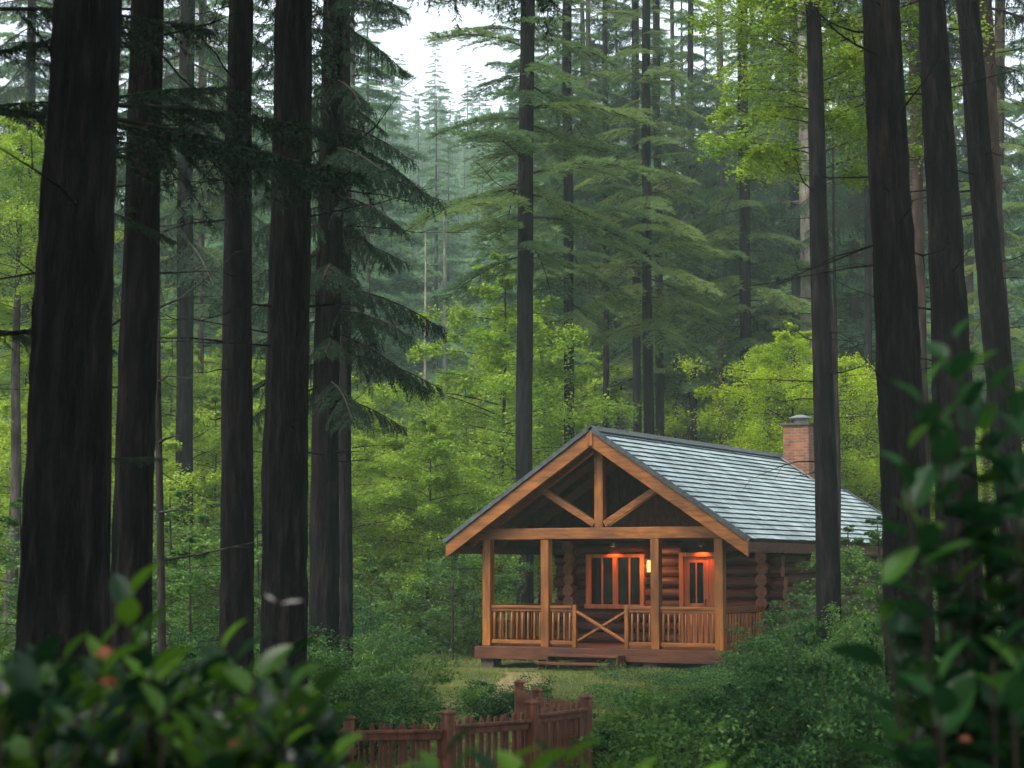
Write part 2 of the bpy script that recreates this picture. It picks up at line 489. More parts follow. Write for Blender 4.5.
# steps
st = MB(); st.box(-.95, .72, -.30, .06, FZ - .17, FZ - .12); st.box(-.95, -.90, -.28, .05, -.1, FZ - .173); st.box(.67, .72, -.28, .05, -.1, FZ - .173)
steps = st.build('steps', M['wood_deck'], cab, bevel=.006)
b = MB(); b.box(-1.02, .66, -.66, -.315, .09, .14); b.box(-.98, -.93, -.62, -.33, -.1, .087); b.box(.57, .62, -.62, -.33, -.1, .087); b.build('tread', M['wood_deck'], steps, bevel=.006)

# posts
def post(x, y):
    b = MB(); b.box(x - .095, x + .095, y - .095, y + .095, FZ + .002, TB0 - .002); b.build('porch_post', M['wood_post'], cab, bevel=.01)
for x in (-PW, -1.29, 1.29, PW): post(x, PV)
RT = 1.29
def railing(p0, p1, n, name='railing', mat='wood_post'):
    p0 = Vector(p0); p1 = Vector(p1)
    b = MB(); b.bar(p0 + Vector((0, 0, RT - .03)), p1 + Vector((0, 0, RT - .03)), .10, .06); b.bar(p0 + Vector((0, 0, RT - .09)), p1 + Vector((0, 0, RT - .09)), .05, .07)
    r = b.build(name, M['wood_beam'], cab, bevel=.006)
    b = MB(); b.bar(p0 + Vector((0, 0, FZ + .1)), p1 + Vector((0, 0, FZ + .1)), .06, .08); b.build('bottom_rail', M['wood_beam'], r, bevel=.006)
    rg = random.Random(n)
    me = None
    for i in range(n):
        p = p0.lerp(p1, (i + .5) / n)
        if me is None:
            q = MB(); q.tube([(0, 0, FZ + .13), (0, 0, .6), (0, 0, .9), (0, 0, RT - .15)], [.021, .027, .025, .021], 8)
            o = q.build('baluster', M[mat], r, smooth=True); me = o.data
        else:
            o = link('baluster', me, r)
        o.location = (p.x + rg.uniform(-.006, .006), p.y, 0)
        o.rotation_euler = (0, rg.uniform(-.012, .012), rg.uniform(0, 6))
railing((-PW + .087, PV, 0), (-1.29 - .087, PV, 0), 9)
railing((-1.29 + .087, PV, 0), (-.66, PV, 0), 4)
railing((.66, PV, 0), (1.29 - .087, PV, 0), 4)
railing((1.29 + .087, PV, 0), (PW - .087, PV, 0), 10)
railing((PW, PV + .087, 0), (PW, WV - .1, 0), 14)
railing((-PW, PV + .087, 0), (-PW, WV - .087, 0), 14)
railing((-PW, WV + .087, 0), (-PW, WV + 3.5, 0), 18)
for x in (-.61, .61):
    b = MB(); b.box(x - .045, x + .045, PV - .045, PV + .045, FZ + .002, RT + .02); b.build('gate_post', M['wood_post'], cab, bevel=.008)
g = MB()
g.bar((-.56, PV, RT - .12), (.56, PV, FZ + .14), .05, .1, up=(0, 1, 0)); g.bar((-.56, PV + .052, FZ + .14), (.56, PV + .052, RT - .12), .05, .1, up=(0, 1, 0))
g.build('cross_gate', M['wood_post'], cab, bevel=.008)

# log walls
LR = .135
def logs(name, fixed, a0, a1, axis, openings=(), ztop=2.75, ext=.28):
    b = MB(); z = FZ + LR * .9; k = 0
    rg = random.Random(int(fixed * 10))
    while z < ztop:
        segs = [(a0 - ext, a1 + ext)] if k >= 0 else []
        off = 0 if axis == 'x' else LR * .9
        zz = z + off * .5
        for (o0, o1, z0, z1) in openings:
            if zz + LR * .6 > z0 and zz - LR * .6 < z1:
                ns = []
                for s0, s1 in segs:
                    if o0 > s0 and o1 < s1: ns += [(s0, o0), (o1, s1)]
                    else: ns.append((s0, s1))
                segs = ns
        for s0, s1 in segs:
            j0 = rg.uniform(-.05, .05) if s0 < a0 else 0; j1 = rg.uniform(-.05, .05) if s1 > a1 else 0
            r = LR * rg.uniform(.96, 1.04)
            pts = [(s0 + j0 + (s1 + j1 - s0 - j0) * t, 0) for t in (0, .33, .66, 1)]
            if axis == 'x': P3 = [(p[0], fixed, zz) for p in pts]
            else: P3 = [(fixed, p[0], zz) for p in pts]
            i0 = len(b.f)
            b.tube(P3, [r, r * 1.01, r * .99, r], 14)
            b.m[-1] = 1; b.m[-2] = 1
        z += LR * 1.83; k += 1
    return b.build(name, [M['wood_log'], M['wood_logend']], cab, smooth=False)
WIN = (-1.56, -.16, 1.20, 2.40)
DOOR = (.74, 1.74, FZ - .1, 2.43)
logs('log_wall', WV + LR, WL, WR, 'x', [WIN, DOOR])
logs('log_wall', WR - LR, WV + LR, WB, 'y')
logs('log_wall', WL + LR, WV + LR, WB, 'y')
logs('log_wall', WB - LR, WL, WR, 'x')
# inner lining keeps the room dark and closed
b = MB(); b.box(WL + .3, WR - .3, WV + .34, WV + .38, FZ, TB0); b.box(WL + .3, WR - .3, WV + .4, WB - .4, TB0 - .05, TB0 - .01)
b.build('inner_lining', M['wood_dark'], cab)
# gable walls of boards above the log walls
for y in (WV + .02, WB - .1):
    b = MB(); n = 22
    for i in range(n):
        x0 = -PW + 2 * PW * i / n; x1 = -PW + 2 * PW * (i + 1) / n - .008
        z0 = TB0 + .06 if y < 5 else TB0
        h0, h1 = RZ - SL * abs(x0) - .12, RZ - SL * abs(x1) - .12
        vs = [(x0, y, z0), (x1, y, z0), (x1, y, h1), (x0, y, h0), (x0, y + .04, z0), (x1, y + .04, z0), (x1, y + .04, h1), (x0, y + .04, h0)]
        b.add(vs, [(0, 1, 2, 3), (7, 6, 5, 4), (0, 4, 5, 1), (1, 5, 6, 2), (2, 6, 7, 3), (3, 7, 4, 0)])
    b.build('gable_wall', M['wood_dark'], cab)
# window
x0, x1, z0, z1 = WIN
yw = WV - .035
b = MB(); fw = .075
b.box(x0 - .02, x1 + .02, yw, yw + .2, z1 - fw, z1); b.box(x0 - .05, x1 + .05, yw - .02, yw + .2, z0 - .02, z0 + fw)
b.box(x0 - .02, x0 + fw, yw, yw + .2, z0 + fw + .002, z1 - fw - .002); b.box(x1 - fw, x1 + .02, yw, yw + .2, z0 + fw + .002, z1 - fw - .002)
cxm = (x0 + x1) / 2
b.box(cxm - .05, cxm + .05, yw + .01, yw + .2, z0 + fw + .002, z1 - fw - .002)
win = b.build('window', M['door_wood'], cab, bevel=.005)
for (a, c) in ((x0 + fw + .002, cxm - .052), (cxm + .052, x1 - fw - .002)):
    q = MB(); q.box(a, c, yw + .1, yw + .115, z0 + fw + .002, z1 - fw - .002); q.build('pane', M['glass'], win)
    q = MB(); m_ = (a + c) / 2; q.box(m_ - .016, m_ + .016, yw + .06, yw + .098, z0 + fw + .004, z1 - fw - .004); q.build('glazing_bar', M['door_wood'], win)
# door with side panel
x0, x1, z0, z1 = DOOR
b = MB(); b.box(x0 - .02, x0 + .08, yw, yw + .22, FZ + .002, z1); b.box(x1 - .08, x1 + .02, yw, yw + .22, FZ + .002, z1); b.box(x0 + .082, x1 - .082, yw, yw + .22, z1 - .09, z1)
fr = b.build('door_frame', M['door_wood'], cab, bevel=.006)
dx0, dx1 = x0 + .085, x0 + .66
dn = MB()
dn.box(dx0, dx0 + .12, yw + .05, yw + .1, FZ + .02, z1 - .095); dn.box(dx1 - .12, dx1, yw + .05, yw + .1, FZ + .02, z1 - .095)
dn.box(dx0 + .122, dx1 - .122, yw + .05, yw + .1, z1 - .22, z1 - .095); dn.box(dx0 + .122, dx1 - .122, yw + .05, yw + .1, FZ + .02, 1.32); dn.box(dx0 + .19, dx1 - .19, yw + .035, yw + .049, FZ + .25, 1.2)
door = dn.build('door', M['door_wood'], cab, bevel=.005)
q = MB(); q.box(dx0 + .124, dx1 - .124, yw + .07, yw + .085, 1.322, z1 - .222); q.build('pane', M['glass'], door)
q = MB(); q.box((dx0 + dx1) / 2 - .014, (dx0 + dx1) / 2 + .014, yw + .045, yw + .068, 1.324, z1 - .224); q.build('glazing_bar', M['door_wood'], door)
q = MB(); q.tube([(dx1 - .06, yw + .045, 1.40), (dx1 - .06, yw + .0, 1.40), (dx1 - .06, yw - .0, 1.25)], [.012, .014, .012], 8); q.build('handle', M['black_metal'], door)
q = MB(); q.box(dx1 + .01, x1 - .083, yw + .04, yw + .09, FZ + .02, z1 - .095)
q.box(dx1 + .05, x1 - .12, yw + .028, yw + .038, FZ + .2, z1 - .25)
q.build('side_panel', M['door_wood'], fr, bevel=.004)

# lamps
def lamp_light(name, loc, e, col, rad=.04):
    ld = bpy.data.lights.new(name, 'POINT'); ld.energy = e; ld.color = col; ld.shadow_soft_size = rad
    o = bpy.data.objects.new(name, ld); C.objects.link(o); o.parent = cab; o.location = loc
    return o
lx, lz = .07, 2.13
b = MB(); b.box(lx - .05, lx + .05, WV - .03, WV + .0, lz - .1, lz + .1); b.box(lx - .012, lx + .012, WV - .14, WV - .03, lz + .15, lz + .17)
b.box(lx - .085, lx + .085, WV - .21, WV - .05, lz + .13, lz + .15); b.box(lx - .05, lx + .05, WV - .18, WV - .08, lz + .15, lz + .19); b.box(lx - .07, lx + .07, WV - .2, WV - .06, lz - .15, lz - .13)
for i in (-1, 1):
    for j in (-.195, -.065): b.box(lx + i * .062 - .006, lx + i * .062 + .006, WV + j - .006, WV + j + .006, lz - .13, lz + .13)
lan = b.build('wall_lamp', M['black_metal'], cab)
b = MB(); b.box(lx - .05, lx + .05, WV - .185, WV - .075, lz - .125, lz + .125); b.build('lamp_glass', M['lamp'], lan, bevel=.01)
lamp_light('lamp_light', (lx, WV - .28, lz), 12, (1, .5, .18))
for dxx in (-.86, 1.28):
    b = MB(); b.tube([(dxx, WV - .1, 2.66), (dxx, WV - .1, 2.57)], [.06, .075], 16)
    dl = b.build('downlight', M['black_metal'], cab)
    b = MB(); b.tube([(dxx, WV - .1, 2.5695), (dxx, WV - .1, 2.568)], [.03, .03], 12); b.build('lens', M['lamp'], dl)
    sp = bpy.data.lights.new('downlight_light', 'SPOT'); sp.energy = 15; sp.color = (1, .22, .05); sp.spot_size = R(120); sp.spot_blend = .8; sp.shadow_soft_size = .03
    o = bpy.data.objects.new('downlight_light', sp); C.objects.link(o); o.parent = cab; o.location = (dxx, WV - .16, 2.56); o.rotation_euler = (R(8), 0, 0)

# chimney on the far end of the right slope
CX0, CX1, CY0, CY1, CZ = .22, .92, 10.8, 11.55, 5.78
b = MB(); b.box(CX0, CX1, CY0, CY1, 3.6, CZ)
chim = b.build('chimney', M['brick'], cab, bevel=.01)
b = MB(); b.box(CX0 - .05, CX1 + .05, CY0 - .05, CY1 + .05, CZ + .002, CZ + .07)
b.build('chimney_cap', M['stone'], chim, bevel=.012)
b = MB(); cxc, cyc = (CX0 + CX1) / 2, (CY0 + CY1) / 2
b.tube([(cxc, cyc, CZ + .072), (cxc, cyc, CZ + .2)], [.17, .17], 18, 0)
b.tube([(cxc, cyc, CZ + .2), (cxc, cyc, CZ + .23), (cxc, cyc, CZ + .30)], [.30, .30, .10], 18, 0)
b.build('chimney_cowl', M['metal'], chim, smooth=False)
b = MB(); b.box(CX0 - .1, CX1 + .12, CY0 - .09, CY1 + .09, 3.7, 3.75)
fl = MB(); fl.bar((CX0 - .1, CY0 - .05, RZ - SL * (CX0 - .1) + .085), (CX1 + .1, CY0 - .05, RZ - SL * (CX1 + .1) + .085), .12, .02, up=(nrm[1][0], 0, nrm[1][1]))
fl.build('flashing', M['metal'], chim)

# ------------------------------------------------------------------ picket fence near the camera
def fence_section(p0, p1, label, first_post, last_post, n):
    root = empty('picket_fence', label, 'fence', (p0[0], p0[1], gz(*p0)), (0, 0, 0), 'reddish picket fence sections')
    d = Vector((p1[0] - p0[0], p1[1] - p0[1], 0)); Ln = d.length; root.rotation_euler = (0, 0, math.atan2(d.y, d.x))
    for flag, x in ((first_post, 0), (last_post, Ln)):
        if not flag: continue
        b = MB(); b.box(x - .04, x + .04, -.04, .04, -.2, .985); b.box(x - .05, x + .05, -.05, .05, .987, 1.005)
        b.add([(x - .042, -.042, 1.007), (x + .042, -.042, 1.007), (x + .042, .042, 1.007), (x - .042, .042, 1.007), (x, 0, 1.03)], [(0, 1, 4), (1, 2, 4), (2, 3, 4), (3, 0, 4), (3, 2, 1, 0)])
        b.build('fence_post', M['fence_wood'], root, bevel=.005)
    for z in (.30, .86):
        b = MB(); b.box(.05, Ln - .05, -.022, .022, z - .035, z + .035); b.build('rail', M['fence_wood'], root, bevel=.005)
    b = MB()
    b.box(.05, Ln - .05, -.05, -.024, .88, .905); b.build('cap_rail', M['fence_wood'], root, bevel=.004)
    rg = random.Random(int(Ln * 1000))
    me = None
    for i in range(n):
        x = .05 + (Ln - .1) * (i + .5) / n
        if me is None:
            q = MB(); w_ = .016
            prof = [(-w_, .08), (w_, .08), (w_, .905), (w_ * .7, .935), (0, .955), (-w_ * .7, .935), (-w_, .905)]
            k = len(prof)
            vs = [(a, .024, c) for a, c in prof] + [(a, .044, c) for a, c in prof]
            q.add(vs, [tuple(range(k)), tuple(range(2 * k - 1, k - 1, -1))] + [((j + 1) % k, j, j + k, (j + 1) % k + k) for j in range(k)])
            o = q.build('picket', M['fence_wood'], root); me = o.data
        else: o = link('picket', me, root)
        o.location = (x, 0, rg.uniform(-.012, .008)); o.rotation_euler = (0, rg.uniform(-.03, .03), 0)
FP = [at(240, 711, 14.6), at(349, 711, 14.7), at(448, 711, 14.8), at(532, 706, 15.4), at(586, 699, 16.2), at(537, 692, 17.1), at(519, 689, 18.3)]
FP = [(p.x, p.y) for p in FP]
fence_section(FP[0], FP[1], 'fence section at the left end, mostly behind the foreground leaves', True, False, 11)
fence_section(FP[1], FP[2], 'fence section left of the thick middle post, nearest the camera', True, False, 13)
fence_section(FP[2], FP[3], 'middle fence section with rounded picket tips', True, False, 11)
fence_section(FP[3], FP[4], 'fence section running up to the tall corner post', True, False, 11)
fence_section(FP[4], FP[5], 'fence section turning back from the corner post towards the cabin', True, False, 11)
fence_section(FP[5], FP[6], 'short last fence section with two capped posts nearest the lawn', True, True, 11)

# ------------------------------------------------------------------ foliage generators (numpy)
def nz(v): return v / (np.linalg.norm(v, axis=-1, keepdims=True) + 1e-9)

def twig_points(B, D, L, droop, step, rng):
    n = np.maximum(1, np.ceil(L / step)).astype(int)
    idx = np.repeat(np.arange(len(L)), n)
    st_ = np.concatenate([np.arange(k) for k in n])
    s = (st_ + rng.random(len(idx))) / n[idx]
    d = s * L[idx]
    P_ = B[idx] + D[idx] * d[:, None]
    P_[:, 2] -= droop * d * d
    T_ = D[idx].copy(); T_[:, 2] -= 2 * droop * d
    return P_, nz(T_), s, idx

def needle_bough(rng, L=3.0, rise=.15, droop=.10, ntw=13, wid=.36, sub=.26, hang=0.0, blade=.11, bw=.014, per=2, step=.04, fwd=50):
    # main axis
    def axis(t):
        return np.stack([L * t, .08 * L * np.sin(t * 3) * (rng0 - .5), L * (rise * t - droop * t * t * 1.6)], -1)
    rng0 = rng.random()
    t = np.linspace(.16, .98, ntw)
    B, D, Ls = [], [], []
    for sgn in (-1, 1):
        tt = np.clip(t + rng.uniform(-.02, .02, ntw), .1, 1)
        A = axis(tt)
        ang = np.radians(fwd + rng.uniform(-10, 10, ntw))
        prof = np.sin(np.clip((1.08 - tt), 0, 1) ** .7 * math.pi * .62) * wid * L * rng.uniform(.6, 1.15, ntw)
        d = np.stack([np.cos(ang), sgn * np.sin(ang), rng.uniform(-.12, .10, ntw) - hang * .5], -1)
        B.append(A); D.append(nz(d)); Ls.append(prof + .12)
    tp = np.array([.97]); B.append(axis(tp)); D.append(np.array([[1, 0, -.1]])); Ls.append(np.array([.25]))
    B = np.concatenate(B); D = np.concatenate(D); Ls = np.concatenate(Ls)
    dr = .18 + hang * .3
    P1, T1, s1, i1 = twig_points(B, D, Ls, dr, .075, rng)
    # sub twigs
    side = np.where(rng.random(len(P1)) < .5, -1.0, 1.0)
    perp = nz(np.stack([-T1[:, 1], T1[:, 0], np.zeros(len(T1))], -1)) * side[:, None]
    d2 = T1 * .75 + perp * rng.uniform(.4, 1.0, (len(P1), 1)) * (1 - hang * .6)
    d2[:, 2] += rng.uniform(-.28, .34, len(P1)) * (1 - hang) - hang * 1.3
    L2 = sub * rng.uniform(.4, 1.1, len(P1)) * (1.1 - .5 * s1)
    ok = rng.random(len(P1)) < .85
    B2, D2, L2 = P1[ok], nz(d2[ok]), L2[ok]
    Ba = np.concatenate([B2, B]); Da = np.concatenate([D2, D]); La = np.concatenate([L2, Ls])
    P_, T_, s_, i_ = twig_points(Ba, Da, La, dr, step, rng)
    P_ = np.repeat(P_, per, 0); T_ = np.repeat(T_, per, 0)
    rnd = rng.normal(size=P_.shape); rnd -= (rnd * T_).sum(-1, keepdims=True) * T_; rnd = nz(rnd)
    if hang < .3: rnd[:, 2] = np.abs(rnd[:, 2]) * .8 + .1
    bd = nz(T_ * .8 + rnd * .75)
    bl = blade * rng.uniform(.6, 1.2, len(P_))
    wv = nz(np.cross(bd, rng.normal(size=bd.shape))) * (bw * .5)
    tri = np.stack([P_ - wv, P_ + wv, P_ + bd * bl[:, None]], 1)
    # limb skeleton segments: (a, b, r)
    segs = []
    ts = np.linspace(0, 1, 7); A = axis(ts)
    for i in range(6): segs.append((A[i], A[i + 1], .030 * L / 3 * (1 - .8 * ts[i]) + .004, .030 * L / 3 * (1 - .8 * ts[i + 1]) + .004))
    for i in range(len(B)):
        e = B[i] + D[i] * Ls[i] * .85; e = e - np.array([0, 0, dr * (Ls[i] * .85) ** 2])
        segs.append((B[i], e, .008, .003))
    return tri, segs

def segs_mesh_arrays(segs, n=4):
    a = np.array([s[0] for s in segs]); b = np.array([s[1] for s in segs]); r0 = np.array([s[2] for s in segs]); r1 = np.array([s[3] for s in segs])
    d = nz(b - a); ref = np.where(np.abs(d[:, 2:3]) < .9, np.array([[0, 0, 1.]]), np.array([[1., 0, 0]]))
    u = nz(np.cross(d, ref)); v = np.cross(d, u)
    an = np.arange(n) * 2 * math.pi / n
    ring = u[:, None] * np.cos(an)[None, :, None] + v[:, None] * np.sin(an)[None, :, None]
    V = np.concatenate([a[:, None] + ring * r0[:, None, None], b[:, None] + ring * r1[:, None, None]], 1)   # m,2n,3
    j = np.arange(n); q = np.stack([j, (j + 1) % n, (j + 1) % n + n, j + n], -1)
    Fq = (np.arange(len(segs))[:, None, None] * 2 * n + q[None])
    return V.reshape(-1, 3), Fq.reshape(-1, 4)

def xf_tri(tri, az, tilt, sc, off):
    ct, st_ = math.cos(tilt), math.sin(tilt); ca, sa = math.cos(az), math.sin(az)
    Ry = np.array([[ct, 0, -st_], [0, 1, 0], [st_, 0, ct]]); Rz = np.array([[ca, -sa, 0], [sa, ca, 0], [0, 0, 1]])
    return (tri * sc) @ (Rz @ Ry).T + np.asarray(off)

def crown_mesh(name, LVt, tint, mat, segs, n=4):
    # LVt: (N,3,3) or quads (N,4,3) of leaves; limbs join the same mesh
    V, Fq = segs_mesh_arrays(segs, n)
    if LVt.shape[1] == 4:
        base = np.arange(len(LVt))[:, None] * 4
        loops = np.concatenate([base + [0, 1, 2], base + [0, 2, 3]], 1).reshape(-1); nf = 2 * len(LVt); tint = np.repeat(tint, 2)
    else:
        loops = np.arange(len(LVt) * 3); nf = len(LVt)
    L3 = LVt.reshape(-1, 3)
    return np_mesh(name, np.concatenate([L3, V]), np.concatenate([loops, (Fq + len(L3)).ravel()]), np.concatenate([np.full(nf, 3), np.full(len(Fq), 4)]),
                   [mat, M['twig']], np.concatenate([np.zeros(nf, int), np.ones(len(Fq), int)]), np.concatenate([tint, np.full(len(Fq), .5)]))

def merge_blades(name, tris, mat, rng, tint=None):
    T_ = np.concatenate(tris)
    V = T_.reshape(-1, 3)
    if tint is None: tint = np.clip(rng.normal(.5, .22, len(T_)), 0, 1)
    return np_mesh(name, V, np.arange(len(V)), np.full(len(T_), 3), mat, tint=tint)

def conifer(seed, z0, H, Lmax, nb, kind='pine', mat='needle_pine', dense=1.0, Lmin=.5):
    rng = np.random.default_rng(seed)
    kw = dict(pine=dict(hang=.12, rise=.14, droop=.20, blade=.12, bw=.017, per=3, step=.045, wid=.34, sub=.28, ntw=13),
              spruce=dict(hang=.75, rise=-.02, droop=.16, blade=.075, bw=.017, per=3, step=.032, wid=.30, sub=.34, ntw=15, fwd=58),
              far=dict(hang=.2, rise=.06, droop=.14, blade=.24, bw=.055, per=2, step=.085, wid=.36, sub=.30, ntw=10))[kind]
    proto = [needle_bough(rng, L=3.0, **kw) for _ in range(5)]
    tris, segs, tints = [], [], []
    for i in range(nb):
        f = (i + rng.random() * .7) / nb
        z = z0 + (H - z0) * f ** 1.05
        prof = min(1, .72 + f * 1.6) * (1 - f) ** .75 if kind != 'spruce' else min(1, .8 + f) * (1 - f) ** .8
        l = max(Lmin, Lmax * prof * rng.uniform(.62, 1.12))
        az = i * 2.39996 + rng.uniform(-.5, .5)
        tilt = {'pine': rng.uniform(-.38, .26), 'spruce': rng.uniform(-.30, .0), 'far': rng.uniform(-.22, .12)}[kind] + .5 * max(0, f - .6)
        tr, sg = proto[rng.integers(5)]
        if dense < 1: tr = tr[rng.random(len(tr)) < dense]
        sc = l / 3.0
        tris.append(xf_tri(tr, az, tilt, sc * np.ones(3), (0, 0, z)))
        base = rng.normal(.5, .13)
        tints.append(np.clip(base + rng.normal(0, .17, len(tr)), 0, 1))
        for a, b, r0, r1 in sg:
            ab = xf_tri(np.array([a, b]), az, tilt, sc * np.ones(3), (0, 0, z)); segs.append((ab[0], ab[1], r0 * sc, r1 * sc))
    return crown_mesh('crown', np.concatenate(tris), np.concatenate(tints), M[mat], segs), None

def leaf_quads(P_, nrm_, ln, wd, rng):
    """rhombic leaves folded on the mid line: 2 tris sharing the rib"""
    N = len(P_)
    t = rng.normal(size=(N, 3)); t -= (t * nrm_).sum(-1, keepdims=True) * nrm_; t = nz(t)
    s = np.cross(nrm_, t)
    ln = ln[:, None]; wd = wd[:, None]
    a = P_ - t * ln * .5; c = P_ + t * ln * .5
    b = P_ + s * wd * .5 + nrm_ * wd * .12 - t * ln * .05; d = P_ - s * wd * .5 + nrm_ * wd * .12 - t * ln * .05
    V = np.stack([a, b, c, d], 1)
    return V

def leaves_mesh(name, quads, mat, tint):
    V = quads.reshape(-1, 3); n = len(quads)
    base = np.arange(n)[:, None] * 4
    tri = np.concatenate([base + [0, 1, 2], base + [0, 2, 3]], 1).reshape(-1)
    return np_mesh(name, V, tri, np.full(2 * n, 3), mat, tint=np.repeat(tint, 2))

def broadleaf(seed, z0, H, spread, nl, mat='leaf_bright', leaf=.075, per=70, nsub=10, flat=.20, top=.6):
    rng = np.random.default_rng(seed)
    Pn, Tn, segs = [], [], []
    for i in range(nl):
        f = (i + rng.random()) / nl
        z = z0 + (H - z0) * f
        l = spread * (math.sin(math.pi * min(1, .18 + .82 * f)) ** top) * rng.uniform(.6, 1.1) * (1 if f < .85 else .6)
        az = i * 2.39996 + rng.uniform(-.5, .5)
        up = rng.uniform(.12, .42) + .6 * max(0, f - .75)
        d = np.array([math.cos(az), math.sin(az), up]); d /= np.linalg.norm(d)
        lat = np.array([-math.sin(az), math.cos(az), 0])
        bend = rng.uniform(-.12, .12)
        def ax(t): return np.array([0, 0, z]) + d * l * t + lat * bend * l * t * t - np.array([0, 0, .16 * l * t * t])
        pts = [ax(t) for t in np.linspace(0, 1, 6)]
        for k in range(5): segs.append((pts[k], pts[k + 1], .006 * l * (1 - .17 * k) + .002, .006 * l * (1 - .17 * (k + 1)) + .002))
        tb = rng.normal(.5, .10)
        for k in range(nsub):
            t = rng.uniform(.12, 1); B = ax(t)
            a2 = az + rng.choice([-1, 1]) * rng.uniform(.3, 1.2)
            sl = l * .34 * rng.uniform(.5, 1.1) * (1.25 - .6 * t)
            d2 = np.array([math.cos(a2), math.sin(a2), rng.uniform(-.05, .22)])
            E = B + d2 * sl
            segs.append((B, E, .006, .002))
            n = int(per * rng.uniform(.5, 1.3))
            s = rng.random(n) ** .7 * 1.15
            lat2 = np.array([-d2[1], d2[0], 0])
            wv = rng.normal(0, .26 * sl, n) * (1.1 - .5 * s)
            pp = B + d2[None] * (s * sl)[:, None] + lat2[None] * wv[:, None]
            pp[:, 2] += rng.normal(0, flat * sl, n) - .25 * sl * s * s
            Pn.append(pp); Tn.append(np.clip(tb + rng.normal(0, .17, n), 0, 1))
    P_ = np.concatenate(Pn); tint = np.concatenate(Tn)
    nr = rng.normal(0, .42, P_.shape); nr[:, 2] += 1; nr = nz(nr)
    ln = leaf * rng.uniform(.6, 1.25, len(P_))
    q = leaf_quads(P_, nr, ln, ln * .62, rng)
    return crown_mesh('crown', q, tint, M[mat], segs), None

def bush(seed, rad, h, n, mat='leaf_shrub', leaf=.04, nstem=26, arch=.5):
    rng = np.random.default_rng(seed)
    segs = []; Pn = []; Tn = []
    per = n // (nstem * 5)
    for i in range(nstem):
        az = rng.uniform(0, 2 * math.pi); rr_ = rad * math.sqrt(rng.random()) * .95
        hh = h * (1 - .55 * (rr_ / rad) ** 2) * rng.uniform(.6, 1.15)
        base = np.array([math.cos(az) * rr_ * .35, math.sin(az) * rr_ * .35, -.05])
        tip = np.array([math.cos(az) * rr_, math.sin(az) * rr_, hh])
        mid = base * .5 + tip * .5 + np.array([0, 0, hh * .18])
        segs += [(base, mid, .008, .006), (mid, tip, .006, .002)]
        tb = rng.normal(.5, .12)
        for k in range(5):
            t = .25 + .75 * (k + rng.random()) / 5
            c = (base * (1 - t) ** 2 + 2 * mid * t * (1 - t) + tip * t * t)
            a2 = rng.uniform(0, 2 * math.pi); sl = rad * .30 * rng.uniform(.5, 1.2)
            d2 = np.array([math.cos(a2), math.sin(a2), rng.uniform(-.1, .35)])
            m = int(per * rng.uniform(.6, 1.4)); s = rng.random(m)
            pp = c + d2[None] * (s * sl)[:, None] + rng.normal(0, sl * .22, (m, 3)) * np.array([1, 1, .55])
            Pn.append(pp); Tn.append(np.clip(tb + rng.normal(0, .18, m), 0, 1))
            segs.append((c, c + d2 * sl, .003, .001))
    P_ = np.concatenate(Pn); P_[:, 2] = np.abs(P_[:, 2]); tint = np.concatenate(Tn)
    nr = rng.normal(0, .5, P_.shape); nr[:, 2] += 1; nr = nz(nr)
    ln = leaf * rng.uniform(.6, 1.3, len(P_))
    fol = leaves_mesh('foliage', leaf_quads(P_, nr, ln, ln * .6, rng), M[mat], tint)
    V, Fq = segs_mesh_arrays(segs, 3)
    stm = np_mesh('stems', V, Fq.ravel(), np.full(len(Fq), 4), M['twig'])
    return fol, stm

